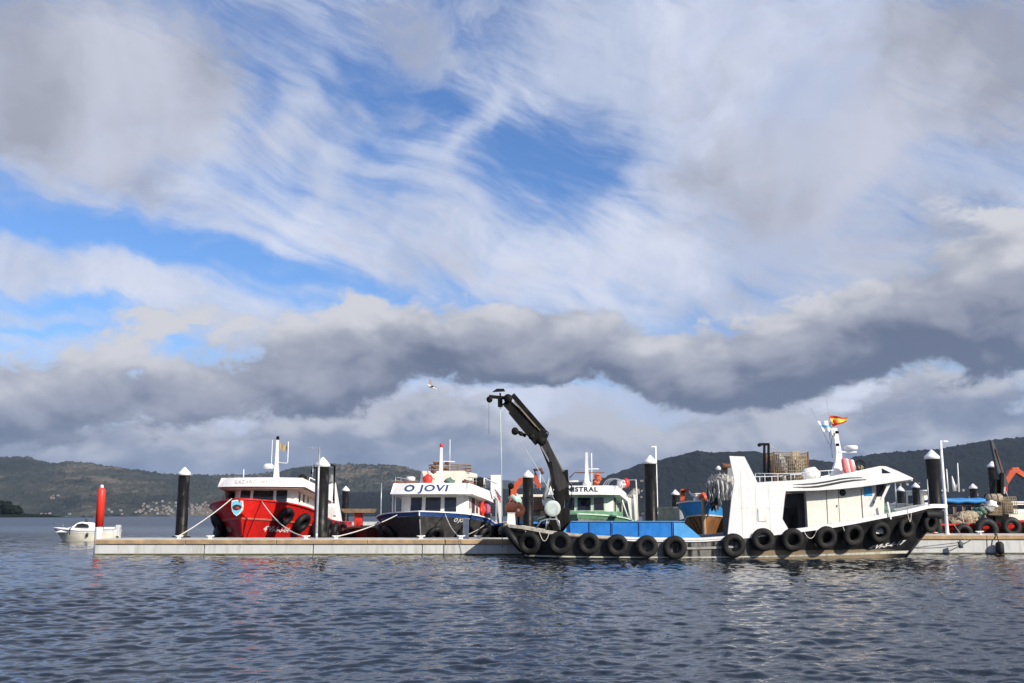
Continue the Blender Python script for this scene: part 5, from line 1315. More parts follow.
# oilskins hung out along the side deck
OB = mat('bright_blue_oilskin', (.08, .3, .6), .5); 
for k, (xx, m_, lab) in enumerate(((-.1, REDP, 'red oilskin jacket hung on the side deck nearest the white boat windows'), (-1.7, mat('dark_red_oilskin', (.3, .02, .03), .5), 'dark red oilskin hung beside the bright blue one'), (-2.3, OB, 'bright blue oilskin jacket hung on the side deck of the white boat'), (-2.9, REDP, 'red and orange oilskin hung right of the bright blue one'))):
    o = thing('oilskin', lab, 'oilskin', tuple(toW(jv, (xx, 2.25, 2.0))), jv.rotation_euler.z, group='oilskins hung on the side deck')
    z_ = 1.75 if k else 1.9
    b = MB(); b.rings([[(.3 * c_ * wd_, .09 * s_, zz) for c_, s_ in [(math.cos(a), math.sin(a)) for a in np.linspace(0, 6.283, 11)[:-1]]] for zz, wd_ in ((-.45, 1.15), (-.2, 1.0), (.2, .95), (.45, 1.15), (.6, .7), (.66, .3))]); b.build('jacket', m_, o, False)
    for sd in (-1, 1): MB().tube([(sd * .3, 0, .48), (sd * .42, .02, .1), (sd * .40, .03, -.25)], [.09, .08, .07], 8).build('sleeve', m_, o, False)
w = lambda p: toW(jv, p)
rope([w(H(.95, .93, -1)), (ZX(336, PY0 + .5), PY0 + .5, TOPL + .1)], 'long pale mooring rope from the white boat leftwards past the small red boat', r=.028, sag=.12)
rope([w(H(.955, .95, 1)), (ZX(461, PY0 + .6), PY0 + .65, TOPL + .12)], 'pale mooring rope from the blue band down to the grey pedestal', r=.022, sag=.25)
rope([(ZX(461, PY0 + .6), PY0 + .65, TOPL + .12), w(H(.75, .8, 1))], 'thin pale rope rising right from the cleat beside the grey pedestal', r=.018, sag=.1)

# ==== green and white wheelhouse boat ==============================================
loc, rz = stand(578, 53.0, 7.0, 9)
ms = thing('fishing_boat', 'bow-on fishing boat with green-trimmed white wheelhouse behind the black crane', 'boat', loc, rz)
H = lhull(14, 5.4, 1.95, 1.35, 1.2, rake=.8, full=.62, wl_full=.52)
lstrip(H, -.6, .86, 7, 'hull', mat('bare_grey_hull', (.24, .23, .22), .6, dirt=.5), ms, transom=True); lstrip(H, .86, 1, 2, 'green_bulwark', GREEN, ms, off=.03, transom=True)
lrail(H, 'rail_cap', mat('pale_green_paint', (.45, .58, .45), .5), ms, h=.07); ldeck(H, ms, GREY)
for sd in (1, -1):
    for s in (.9, .8, .68, .5, .3): lfender(H, s, .45, sd, .45, ms)
p0 = plan(3.2, -4.0, 1.3, 1.6, .4, .36); p1 = plan(3.05, -4.0, 1.25, 1.6, .4, .36); z0, z1 = 1.5, 2.95
MB().loft(p0, z0, p1, z1).build('wheelhouse', mat('pale_green_wall', (.50, .60, .50), .5, dirt=.3), ms, False)
MB().loft(plan(3.5, -4, 1.75, 1.85, .4), 1.4, plan(3.4, -4, 1.7, 1.85, .4), 2.05).build('wheelhouse_base', GREEN, ms, False)
Q = front_quads(p0, z0, p1, z1)
for i, a, c_ in ((2, .08, .92), (4, .08, .92)): window(Q[i], a, c_, .40, .93, ms, mat('pale_green_wall', (.5, .6, .5)))
window(Q[3], .06, .94, .40, .93, ms, MATS['pale_green_wall'])
MB().panel(Q[6], .18, .36, .0, .93, .02).build('side_doorway', DGREY, ms, False)
for u in (.5, .7): window(Q[6], u, u + .1, .5, .85, ms)
mf = brow(ms, 3.9, 2.0, -4.2, z1 + .02, .50, 'roof_brow', W2, curve=.45, slope=.05, lean=.25, flare=.2)
vs, fs = text_mesh('MISTRAL', .36, space=1.12, bold=.012); MB().add([mf(x * 1.15 - .05, y + .03) for x, y, _ in vs], fs).build('lettering', INKD, ms, False)
mast_frame(ms, 2.2, .1, z1 + .5, 1.95)
MB().lathe([(.24, 0), (.24, .18), (.16, .24)], (2.2, .1, z1 + .56), 12).build('mast_step', W2, ms, False)
ltube([(2.2, .38, z1 + .6), (2.2, .38, z1 + 2.4)], .03, 'whip_antenna', W2, ms)
ltube([(2.2, -.9, z1 + 1.0), (2.2, -.6, z1 + 1.3), (2.2, 1.1, z1 + 1.3)], .035, 'crosstree', RUST, ms); ltube([(2.2, -.4, z1 + 1.5), (2.2, .8, z1 + 1.5)], .03, 'crosstree', W2, ms)
ltube([(2.0, -1.5, z1 + .8), (2.0, -.1, z1 + .83)], .05, 'roof_rail', CREAM, ms)
b = MB()
for k in range(4): b.blob((1.9, .55 + .12 * (k % 2), z1 + .9 + .2 * k), (.2, .22, .16), seed=k, amp=.2)
for k, (dz_, sd_) in enumerate(((.75, 0), (.95, .1), (1.13, .05))): MB().blob((1.9, .62 + sd_, z1 + dz_), (.14, .18, .13), seed=k, amp=.3).build('orange_float', mat('rusty_orange_float', (.5, .12, .05), .7), ms, False)
for k in range(3): ltube([(1.2 - k * .35 + .45 * math.cos(q) * .3, 1.5 + .55 * math.cos(q) + k * .1, z1 + .5 + .5 * abs(math.sin(q))) for q in np.linspace(0, 3.14, 12)], .03, 'hoop', STEEL, ms)
MB().lathe([(.05, 0), (.2, .02), (.24, .2), (.24, .42), (.18, .46)], (.4, 1.95, z1 + .45), 16).build('life_raft_canister', W2, ms, False)
MB().blob((.3, 2.25, z1 + .75), (.14, .2, .28), seed=3, amp=.08).build('red_buoy', REDP, ms, False)
# white gantry and gear at the port quarter (right in view)
b = MB(); b.bbox(-4.2, -3.2, 2.2, 2.75, 1.0, 3.1, .05); b.build('white_locker', W, ms, False)
for k in range(3): MB().blob((-3.4 - k * .3, 2.4 + .12 * k, 3.0 + .15 * k), (.25, .25, .2), seed=20 + k, amp=.25).build('stowed_gear', NETW, ms, False)
ltube([(-3.0, 1.8, 1.2), (-3.0, 1.8, 4.0), (-3.0, 2.7, 4.0), (-3.0, 2.8, 1.2)], .05, 'gantry', CREAM, ms)
ltube([(.2, 1.9, z1), (-.6, 2.4, 1.3)], .05, 'stanchion', W2, ms); ltube([(-1.6, 2.2, z1), (-1.6, 2.45, 1.3)], .05, 'stanchion', W2, ms)

# ==== low boat with the orange loader crane, left of the black crane ====================
loc, rz = stand(527, 55.5, 5, 4)
ob = thing('work_launch', 'low cream launch carrying an orange loader crane behind the stern of the black hull', 'boat', loc, rz)
H = lhull(11, 4.2, 1.5, 1.15, 1.1, rake=.5)
lstrip(H, -.5, 1, 7, 'hull', NAVYD, ob, transom=True); lrail(H, 'rail_cap', BLUE, ob); ldeck(H, ob, GREY)
MB().loft(plan(.6, -3.2, 1.0, 1.1, .2), 1.0, plan(.5, -3.2, .95, 1.1, .2), 2.9).build('cabin', mat('khaki_box', (.22, .19, .15), .7, dirt=.5), ob, False)
MB().bbox(-3.4, .9, -1.3, 1.3, 2.91, 3.05, .03).build('cabin_roof', CREAM, ob, False)
for yy in (.3, .75): MB().bbox(.61, .66, yy - .15, yy + .15, 2.1, 2.6, .01).build('window', GLASS, ob, False)
for k, (yy, zz, m_) in enumerate(((.5, 2.35, RUST), (.9, 1.9, WOOD), (.45, 1.6, GREY), (1.0, 2.6, W))): MB().bbox(1.0, 1.6, yy - .3, yy + .3, zz - .2, zz + .2, .03).build('stacked_box', m_, ob, False)
oc = thing('loader_crane', 'small orange loader crane folded beside the capped pile above the stern', 'crane', tuple(P(514, 510, 54.5)))
K5 = lambda a, c_, dy=0: P(a, c_, 54.5) + Vector((0, dy, 0))
MB().beam(K5(513.2, 503), K5(513.8, 490), .42, .36, .36, .3).build('column', ORANGE, oc)
MB().beam(K5(512.5, 492), K5(519.5, 481.5), .34, .30).build('main_boom', ORANGE, oc)
MB().beam(K5(518.5, 481), K5(536, 478.5), .28, .26).build('folded_boom', ORANGE, oc)
MB().beam(K5(510.5, 497), K5(511.2, 485), .2, .22).build('lift_cylinder', DSTEEL, oc)
MB().beam(K5(534, 476), K5(539.5, 487.5), .3, .26).build('jib', mat('dark_orange_paint', (.4, .07, .03), .5), oc)
MB().lathe([(.05, -.2), (.17, -.18), (.17, .18), (.05, .2)], tuple(K5(511, 486)), 14, axis='y').build('winch_drum', DSTEEL, oc)
MB().blob(K5(515, 499), (.35, .3, .3), seed=3, amp=.2).build('valve_block', mat('mint_machine_paint', (.4, .55, .48), .5), oc)
b = MB(); b.tube([K5(537, 487), K5(536, 475), K5(534, 470), K5(541, 469), K5(543, 474)], .09, 7); b.build('grab', RUST, oc)
b = MB(); b.tube([K5(543.5, 500), K5(546.5, 490), K5(548.5, 478)], [.12, .1, .06], 8); b.build('jib_post', GREY, oc)
b = MB(); b.tube([K5(540, 490), K5(540, 474)], .03, 6); b.build('mast_pole', W2, oc)
for px, py, lab, r_ in ((511, 508, 'left of the two orange net floats at the stern of the black hull', .30), (518.5, 510, 'right orange net float with a dark eye, beside the capped pile', .31)):
    t = thing('net_float', lab, 'buoy', tuple(P(px, py + 6, 47.2)), group='orange net floats at the stern')
    m = P(px, py, 47.0); b = MB(); 
    if px < 515: b.lathe([(.05, -r_), (r_ * .7, -r_ * .8), (r_ * .95, -r_ * .3), (r_ * .95, r_ * .3), (r_ * .7, r_ * .8), (.05, r_)], tuple(m), 18, axis='y')
    else: b.torus(m, r_ * .62, r_ * .38, nrm=(0.2, -1, .1))
    b.build('float_body', BUOY, t)
    b = MB(); b.tube([m + Vector((0, 0, r_ * .8)), m + Vector((.02, 0, r_ * 1.15))], .05, 6); b.build('lashing_eye', DSTEEL, t)
    b = MB(); b.beam(m + Vector((0, .1, -r_ * .6)), (m.x, m.y + .1, TOPL), .1, .1); b.build('bracket', DSTEEL, t)

# ==== brown wooden boat with blue bulwark ===================================================
loc, rz = stand(704, 52.5, 6.5, 15)
wb = thing('wooden_boat', 'brown varnished wooden boat with bright blue bulwark, bow-on left of the white funnel', 'boat', loc, rz)
H = lhull(13, 3.0, 2.62, 1.9, 1.5, rake=.35, full=.86, wl_full=.45)
def HW_(s, t, side=1, off=0.0):
    # V-shaped bow: planks run in to the stem
    x, y, z = H(s, t, side, 0.0)
    k = .12 + .88 * max(0.0, t) ** .8 if t >= 0 else .12
    q = 1 - (1 - k) * min(1, max(0, (s - .6) / .35)); return (x, side * (abs(y) * q + off), z)
HW_.zsh = H.zsh; HW_.hb = H.hb; HW_.L = H.L
lstrip(HW_, -.4, .70, 8, 'hull', VARN, wb, transom=True); lstrip(HW_, .70, .985, 3, 'blue_bulwark', mat('bright_blue_paint', (.04, .34, .78), .45, dirt=.2), wb, off=.03, transom=True)
lrail(HW_, 'rail_cap', CREAM, wb, h=.07); ldeck(HW_, wb, GREY)
for tt in (.69,): lstrip(HW_, tt, tt + .03, 1, 'white_strake', CREAM, wb, off=.06)
for s in (.90, .95, .985):
    ltube([HW_(s, t, -1, .015) for t in (.1, .3, .5, .68)], .02, 'plank_seam', mat('dark_seam', (.05, .025, .012), .8), wb)
ltube([HW_(1, t, 1) for t in (-.2, .2, .5, .8, 1.02)], .10, 'stem', mat('pale_stem_timber', (.35, .26, .16), .6), wb)
ltube([HW_(.80 + .19 * i / 6, .35 - .2 * i / 6, 1, .05) for i in range(7)], .06, 'bilge_strake', mat('pale_stem_timber', (.35, .26, .16), .6), wb)
MB().loft(plan(-2.5, -5, .8, .9, .3), 1.3, plan(-2.6, -5, .75, .9, .3), 2.6).build('wheelhouse', W, wb, False)
Qw = front_quads(plan(-2.5, -5, .8, .9, .3), 1.3, plan(-2.6, -5, .75, .9, .3), 2.6)
window(Qw[3], .1, .9, .45, .9, wb)
t = thing('deck_winch', 'small orange winch arm on the blue bulwark of the wooden boat', 'winch', tuple(P(683, 502, 54)))
K6 = lambda a, c_, Y=54: P(a, c_, Y)
MB().beam(K6(682.5, 501), K6(682.5, 490.5), .16, .22).build('post', ORANGE, t); MB().beam(K6(681, 491), K6(688.5, 490.5), .16, .2).build('arm', ORANGE, t); MB().tube([K6(688.5, 491), K6(694.5, 498)], .05, 6).build('strut', W, t)
for k, (px, py, m_, lab) in enumerate(((704, 497.5, ORANGE, 'orange float lying beside the white box on the wooden boat'),)):
    o = MB().blob(K6(px, py), (.28, .25, .26), seed=2, amp=.12).build('float', m_); tag(o, lab, 'buoy')
t = thing('fish_box', 'small white box on the bow deck of the wooden boat', 'box', tuple(K6(700, 500)))
a = K6(696, 500.5); c_ = K6(711, 494); MB().bbox(a.x, c_.x, 54.2, 54.8, a.z, c_.z, .04).build('box_body', W, t); MB().bbox(a.x - .03, c_.x + .03, 54.17, 54.83, c_.z + .003, c_.z + .05, .01).build('lid', CREAM, t)
# grey nets hung over the bow, with copper coloured winch head above
t = thing('net_bundle', 'big bundle of pale grey nets slung left of the white funnel', 'net', tuple(K6(718, 505, 52)))
NB = mat('pale_sack_cloth', (.40, .39, .37), .9, var=.5, vscale=6)
rs2 = random.Random(8)
def drape(px0, px1, ytop, ybot, Y, seed, m_):
    q = random.Random(seed); ph = [q.uniform(0, 6.28) for _ in range(6)]; NU, NV = 46, 22; vs = []
    for i in range(NU + 1):
        u = i / NU; yb_ = ybot(u) + 3.0 * math.sin(u * 11 + ph[0]) + 2.2 * math.sin(u * 27 + ph[1])
        for j_ in range(NV + 1):
            v = j_ / NV; sp = 1 + .12 * math.sin(v * 4 + ph[2])
            w = .16 * math.sin(u * 26 + ph[3] + 1.6 * v + .8 * math.sin(5 * v)) + .08 * math.sin(u * 55 + ph[4] + 3 * v) - .3 * math.sin(math.pi * v * .6)
            vs.append(tuple(P(px0 + (px1 - px0) * (.5 + (u - .5) * sp) , ytop(u) + (yb_ - ytop(u)) * v, Y) + Vector((.03 * math.sin(9 * v + ph[5]), w, 0))))
    b = MB(); fs = []
    for i in range(NU):
        for j_ in range(NV): a = i * (NV + 1) + j_; fs.append((a, a + 1, a + NV + 2, a + NV + 1))
    n_ = len(vs); b.add(vs + [(x, y + .07, z) for x, y, z in vs], fs + [tuple(k + n_ for k in reversed(f)) for f in fs], True); b.build('net_fold', m_, t)
drape(707, 731, lambda u: 478 - 3 * math.sin(u * 3.1), lambda u: 498 - 8 * abs(u - .55), 51.9, 1, NETW)
drape(716, 732, lambda u: 481 - 2 * math.sin(u * 4), lambda u: 507 - 16 * abs(u - .35), 51.6, 2, NB)
drape(705, 717, lambda u: 484 - 6 * u, lambda u: 504 - 5 * u, 51.75, 3, GREY)
b = MB().blob(P(722, 483, 52), (.5, .35, .42), seed=9, amp=.3, n=30, m=20, freq=6).build('net_mass', NETW, t)
MB().blob(P(714, 492, 52.2), (.35, .3, .8), seed=10, amp=.25, n=24, m=16, freq=4).build('net_mass', mat('dark_grey_net', (.12, .12, .12), .9, var=.5, vscale=9), t)
t = thing('power_block', 'rusty power block on a grey post above the slung nets', 'winch', tuple(P(727, 500, 52.3)))
MB().beam(P(731, 497, 52.3), P(730, 468, 52.3), .3, .3).build('post', GREY, t); MB().beam(P(727, 500, 52.6), P(727.5, 470, 52.6), .16, .2).build('post', RUST, t)
MB().lathe([(.08, -.3), (.2, -.25), (.12, 0), (.2, .25), (.08, .3)], tuple(P(727.5, 466.5, 52.3)), 16, axis='x').build('drum', RUST, t)
MB().lathe([(.03, 0), (.13, .02), (.15, .12), (.04, .24)], tuple(P(718.5, 470.5, 52.3)), 12).build('lamp', W2, t); ltube([P(718.5, 470, 52.3), P(721, 480, 52.3)], .03, 'lamp_stalk', DSTEEL, None) if False else None
# dark spar and black sheer beside the funnel
t = thing('black_launch', 'black launch lying in shade between the wooden bow and the white funnel', 'boat', (ZX(724, 54), 57, 0), -math.pi / 2)
H = lhull(7, 2.6, 1.9, 1.6, 1.5, rake=.3); lstrip(H, -.5, 1, 6, 'hull', BLACKP, t, transom=True); lrail(H, 'rail_cap', DSTEEL, t); ldeck(H, t, DGREY)
for sd in (-1, 1): lfender(H, .85, .6, sd, .4, t)
t = thing('grey_launch', 'grey-sided launch with dark hull just left of the blue bulwark', 'boat', (ZX(674, 62), 64, 0), -math.pi / 2)
H = lhull(8, 2.6, 2.35, 2.2, 2.0, rake=.2); lstrip(H, -.5, .55, 5, 'hull', NAVYD, t, transom=True); lstrip(H, .55, 1, 2, 'grey_bulwark', GREY, t, off=.02, transom=True); lrail(H, 'rail_cap', GREY, t); ldeck(H, t, DGREY)
# ==== boat with the mesh cage, behind the roof of the black-hulled boat ==================
t = thing('dredging_boat', 'boat behind the white roof, mostly hidden, with dark cabin and steel gear', 'boat', (ZX(800, 60), 58.0, 0), 0)
H = lhull(15, 4.6, 2.0, 1.3, 1.3, rake=.6); lstrip(H, -.5, 1, 7, 'hull', NAVYD, t, transom=True); lrail(H, 'rail_cap', WOOD, t); ldeck(H, t, GREY)
MB().bbox(-2.4, -.95, -1.6, 1.6, 1.0, 3.3, .06).build('cabin', mat('dark_red_brown_cabin', (.07, .03, .025), .6, dirt=.4), t, False)
for xx in (-2.2,): MB().bbox(xx, xx + .9, -1.64, -1.6, 2.1, 2.9, .01).build('window', GLASS, t, False)
YG = 58.0
K7 = lambda a, c_, dy=0: P(a, c_, YG) + Vector((0, dy, 0))
cg = thing('mesh_cage', 'tall tan mesh cage standing behind the roof railing', 'cage', tuple(K7(788, 482)))
TANM = mat('tan_mesh_bars', (.28, .22, .14), .8, var=.2)
x0 = K7(771, 478).x; x1 = K7(805, 478).x; zb_, zt_ = K7(788, 482).z, K7(788, 453.5).z
def mesh_side(ax, c0, c1, fixed, nm, skip=0):
    b = MB(); n = int(abs(c1 - c0) / .105)
    for i in range(n + 1):
        c = c0 + (c1 - c0) * i / n
        pt = (lambda z: (c, fixed, z)) if ax == 'x' else (lambda z: (fixed, c, z))
        b.tube([pt(zb_), pt(zt_ - .1 * math.sin(i * 1.3) ** 2)], .017, 4)
    for k in range(9):
        z = zb_ + (zt_ - zb_) * k / 8
        b.tube([(c0, fixed, z), (c1, fixed, z)] if ax == 'x' else [(fixed, c0, z), (fixed, c1, z)], .017, 4)
    b.build('mesh_side', TANM, cg)
mesh_side('x', x0, x1, YG - .8, 'a'); mesh_side('x', x0, x1, YG + .8, 'b'); mesh_side('y', YG - .8, YG + .8, x0, 'c'); mesh_side('y', YG - .8, YG + .8, x1, 'd')
b = MB()
for xx in (x0, x1):
    for yy in (YG - .8, YG + .8): b = MB(); b.beam((xx, yy, zb_ - 1.5), (xx, yy, zt_ + .05), .07, .07); b.build('corner_frame', RUST, cg)
MB().blob(K7(780, 466, -.2), (.35, .3, .6), seed=3, amp=.25).build('stowed_bag', NETW, cg)
MB().blob(K7(776, 472, .1), (.5, .4, .9), seed=4, amp=.25).build('stowed_net', mat('dark_grey_net', (.12, .12, .12), .9), cg)
MB().blob(K7(797, 470, .2), (.6, .4, 1.0), seed=5, amp=.2).build('stowed_net', NETT, cg)
dk = thing('steel_derrick', 'two dark steel posts with an arm left of the tan mesh cage', 'derrick', tuple(K7(766, 482)))
for px in (764.3, 768.5): MB().beam(K7(px, 482), K7(px, 443.5), .12, .12).build('post', DSTEEL, dk)
MB().beam(K7(759, 444.3), K7(769, 444.3), .16, .14).build('arm', DSTEEL, dk); MB().beam(K7(769, 444.5), K7(781, 453), .07, .06).build('stay', STEEL, dk); MB().beam(K7(770, 448), K7(778, 454), .05, .05).build('stay', STEEL, dk)
MB().lathe([(.03, -.1), (.1, -.1), (.1, .1), (.03, .1)], tuple(K7(759.5, 445.0)), 12, axis='y').build('sheave', DSTEEL, dk)
# seen through the passage: white launch
t = thing('white_launch', 'small white launch seen through the gap left of the cream cabin', 'boat', (ZX(789, 68), 68, 0), 0)
H = lhull(6, 2, 1.6, 1.3, 1.3, rake=.6); lstrip(H, -.4, 1, 6, 'hull', W, t, transom=True); lrail(H, 'rail_cap', RED, t); ldeck(H, t, CREAM); MB().bbox(-.8, .8, -.7, .7, 1.2, 3.1, .08).build('cabin', W2, t, False)
MB().bbox(-.6, .6, -.73, -.705, 2.4, 2.85, .01).build('window', GLASS, t, False)

# ==== small boats under the visor (x 895-935) =================================================
def launch(px, Y, L, B, zs, mhull, mcab, label, rz=0.0, cab=(.3, 1.4), cabL=.35, mast=0, rail=W2, grp='small boats moored beyond the black bow', cwall=True):
    t = thing('small_boat', label, 'boat', (ZX(px, Y), Y, 0), rz, group=grp)
    H = lhull(L, B, zs * 1.35, zs, zs, rake=L * .08); lstrip(H, -.4, 1, 6, 'hull', mhull, t, transom=True); lrail(H, 'rail_cap', rail, t, h=.07, w=.08); ldeck(H, t, CREAM)
    if cabL:
        p0 = plan(L * .18, L * .18 - L * cabL, B * .3, B * .33, .2); p1 = plan(L * .15, L * .18 - L * cabL, B * .27, B * .3, .2)
        MB().loft(p0, zs * .8, p1, zs + cab[1]).build('cabin', mcab, t, False)
        Q = front_quads(p0, zs * .8, p1, zs + cab[1])
        for i in (0, 3, 6): window(Q[i], .12, .88, .5, .86, t)
        MB().loft(plan(L * .22, L * .16 - L * cabL, B * .34, B * .36, .2), zs + cab[1] + .005, plan(L * .2, L * .17 - L * cabL, B * .32, B * .34, .2), zs + cab[1] + .1).build('cabin_roof', W2, t, False)
    if mast: ltube([(0, 0, zs), (0, 0, mast)], [.05, .03], 'mast', W2, t)
    return t
launch(897, 90, 6, 2.2, 1.6, W, W2, 'white launch with a cabin seen behind the visor strut', rz=.4, cab=(.3, 1.2), mast=4.6)
launch(905, 86, 7, 2.4, 1.5, CREAM, CREAM, 'cream launch seen left of the short capped pile', rz=-1.2, cab=(.3, .9), mast=0)
launch(926, 88, 8, 3.0, 2.2, W, CREAM, 'tall pale boat seen between the two capped piles at the bow', rz=-1.4, cab=(.3, 1.7), mast=0)
launch(953, 112, 9, 3.0, 1.9, mat('pinkish_hull', (.6, .45, .40), .5), W2, 'pinkish sailing boat with two thin masts beyond the blue canopy', rz=.1, cab=(.3, .9), cabL=.3)
for px, pt in ((946.5, 469), (957.5, 463)):
    b = MB(); bt = P(px + 1.5, 492, 112); tp = P(px, pt, 112); b.tube([bt, tp], [.09, .06], 6); o = b.build('sailing_mast', W2); tag(o, ('shorter' if px < 950 else 'taller') + ' of the two thin masts right of the white post', 'mast', 'thin masts of the pinkish sailing boat')
t = thing('furled_sail', 'small pale furled sail standing between the two thin masts', 'sail', tuple(P(953, 492, 112))); b = MB(); b.tube([P(955, 491, 112), P(953.5, 484, 112), P(952, 476, 112)], [.22, .18, .04], 8); b.build('sail_cloth', W, t); b = MB(); b.tube([P(956, 491, 111.8), P(957, 484, 111.8)], .05, 5); b.build('boom', STEEL, t)
launch(986, 104, 10, 3, 1.8, mat('brown_hull', (.16, .1, .08), .6), WOOD, 'brown boat beyond the dark crane at the right', cab=(.3, .9))
launch(1016, 100, 8, 3, 2.2, CREAM, CREAM, 'pale boat at the right edge beyond the orange crane', rz=.2, cab=(.3, .9))
launch(1010, 110, 12, 3.2, 2.6, W, GREY, 'long pale boat far beyond the mesh basket at the right', cab=(.2, .4))

# ==== red work boat at the right with blue canopy ============================================
t = thing('red_work_boat', 'red work boat with black fenders and blue canopy moored beyond the right pontoon', 'boat', (ZX(1008, 55.2), 55.2, 0), 0.0)
rb = t
YD = 55.2 - 2.3
H = lhull(14.5, 4.6, 1.35, 1.5, 1.7, rake=.6, full=.8)
def HR_(s, t, side=1, off=0.0): # bow to the left
    x, y, z = H(s, t, side, off); return (-x, y, z)
HR_.zsh = H.zsh; HR_.hb = H.hb; HR_.L = H.L
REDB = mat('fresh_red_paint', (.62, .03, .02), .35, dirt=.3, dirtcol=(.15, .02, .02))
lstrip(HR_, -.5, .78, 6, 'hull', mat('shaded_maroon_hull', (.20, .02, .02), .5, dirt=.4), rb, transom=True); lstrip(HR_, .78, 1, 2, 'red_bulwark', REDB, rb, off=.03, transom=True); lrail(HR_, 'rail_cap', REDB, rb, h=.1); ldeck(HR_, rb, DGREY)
def K8(a, c_, Y=52.7): return P(a, c_, Y)
for px, py, r_, lab in ((963.5, 533, 9, 'black fender tyre nearest the bow of the red work boat'), (986.5, 530, 11.5, 'largest black fender tyre, on the side of the red work boat'), (1011.5, 527, 9.5, 'black tyre with red showing through its hole, on the red work boat'), (1035, 527, 9.5, 'black tyre cut by the right edge of the view')):
    rr = r_ / F * 52.4 / CT; m = K8(px, py, 52.45); o = thing('tyre_fender', lab, 'tyre', tuple(m), group='tyre fenders on the red work boat')
    MB().torus(m, rr * .70, rr * .30, nrm=(0, -1, .05)).build('tyre_casing', RUBD, o)
    b = MB()
    for k in (-.06, .06): b.torus(m + Vector((0, k, 0)), rr, .012, m=5, nrm=(0, -1, .05))
    b.build('tread_rib', RUB, o)
    MB().tube([m + Vector((.1, .05, rr * .8)), (m.x + .12, m.y + .3, K8(px, 515).z)], .02, 5).build('hanging_rope', ROPE, o)
# cabin with dark windows and blue canopy roof
a = K8(945, 522, 54.2); c_ = K8(984, 503, 54.2)
MB().bbox(a.x, c_.x, 54.2, 56.4, a.z - .3, c_.z, .05).build('cabin', mat('dull_brown_cabin', (.14, .09, .08), .6, dirt=.4), rb)
for k in range(4):
    xx = a.x + .15 + k * (c_.x - a.x - .2) / 4; f = MB().bbox(xx, xx + .34, 54.16, 54.2, c_.z - .62, c_.z - .12, .01).build('window', mat('grey_window_frame', (.3, .28, .27), .5), rb); MB().bbox(xx + .03, xx + .31, 54.14, 54.165, c_.z - .59, c_.z - .15, .005).build('pane', GLASS, f)
b = MB(); x0 = K8(943, 500, 54).x; x1 = K8(985, 500, 54).x
rs = []
for i in range(13):
    x = x0 + (x1 - x0) * i / 12; z = K8(960, 500.5, 54).z + .03 * math.sin(i * 1.2); rs.append([(x, 53.9, z - .12), (x, 53.93, z + .05), (x, 54.6, z + .13), (x, 55.6, z + .13), (x, 56.5, z + .04), (x, 56.5, z - .08)])
b.rings(rs); b.build('canopy', mat('blue_tarpaulin', (.025, .20, .48), .6, var=.2, vscale=3), rb)
t = thing('net_heap', 'heap of tan netting on the bow of the red work boat', 'net', tuple(K8(962, 524, 53.4)))
for k, (px, py, r_) in enumerate(((956, 522, .35), (963, 518, .42), (969, 516, .35), (966, 522, .4), (958, 525, .3), (972, 520, .25))): MB().blob(K8(px, py, 53.5), (r_ * 1.25, r_, r_ * .75), seed=30 + k, amp=.2, n=20, m=12, freq=4).build('net_fold', NETT, t)
t = thing('net_heap', 'small heap of green and white netting beside the brown cabin at the right', 'net', tuple(K8(978, 516, 53.6)))
for k, (px, py, r_, m_) in enumerate(((976, 514, .3, NETG), (981, 511, .3, NETG), (988, 509, .28, NETW), (991, 504.5, .26, W))): MB().blob(K8(px, py, 53.8), (r_ * 1.25, r_, r_ * .75), seed=50 + k, amp=.25).build('net_fold', m_, t)
def basket(px0, px1, py0, py1, Y, dep, label):
    t = thing('mesh_basket', label, 'basket', tuple(K8((px0 + px1) / 2, py1, Y)), group='tan mesh baskets on the red work boat')
    a = K8(px0, py1, Y); c_ = K8(px1, py0, Y)
    for (ya) in (Y, Y + dep):
        b = MB(); n = int((c_.x - a.x) / .1)
        for i in range(n + 1): x = a.x + (c_.x - a.x) * i / n; b.tube([(x, ya, a.z), (x, ya, c_.z)], .016, 4)
        for k in range(7): z = a.z + (c_.z - a.z) * k / 6; b.tube([(a.x, ya, z), (c_.x, ya, z)], .016, 4)
        b.build('mesh_side', TANM, t)
    MB().bbox(a.x + .1, c_.x - .1, Y + .1, Y + dep - .1, a.z, a.z + (c_.z - a.z) * .75, .1).build('load_of_net', NETT, t)
basket(1002, 1016, 497, 514, 54.2, 1.0, 'taller tan mesh basket on the red work boat, below the dark crane')
basket(985, 1001.5, 506, 515, 54.0, 1.0, 'lower tan mesh basket on the red work boat, left of the taller one')
t = thing('rolled_net', 'long tan rolled net lying across the baskets at the right', 'net', tuple(K8(993, 502, 54.6)))
b = MB(); b.tube([K8(986, 499, 54.4), K8(988, 498.5, 54.4), K8(1000, 498.5, 54.4), K8(1003, 499.5, 54.4)], [.1, .24, .26, .12], 12); b.build('roll', NETT, t); 
b = MB()
for px in (990, 996): m = K8(px, 498.5, 54.4); b.torus(m, .26, .02, m=5, nrm=(1, 0, 0))
b.build('lashing', DROPE, t)
t = thing('loader_crane', 'tall dark loader crane pointing up, on the red work boat at the right', 'crane', tuple(K8(997, 505, 56)))
K9 = lambda a, c_, dy=0: P(a, c_, 56) + Vector((0, dy, 0))
MB().bbox(K9(988, 500).x, K9(1004, 500).x, 55.5, 56.5, 1.2, K9(995, 494).z, .08).build('base', DSTEEL, t)
MB().beam(K9(996, 500), K9(998, 480), .5, .55, .4, .4).build('column', DSTEEL, t)
MB().beam(K9(1003.5, 486), K9(991.2, 440.5), .34, .44, .2, .12).build('main_boom', mat('blue_black_steel', (.03, .04, .05), .5, dirt=.3), t)
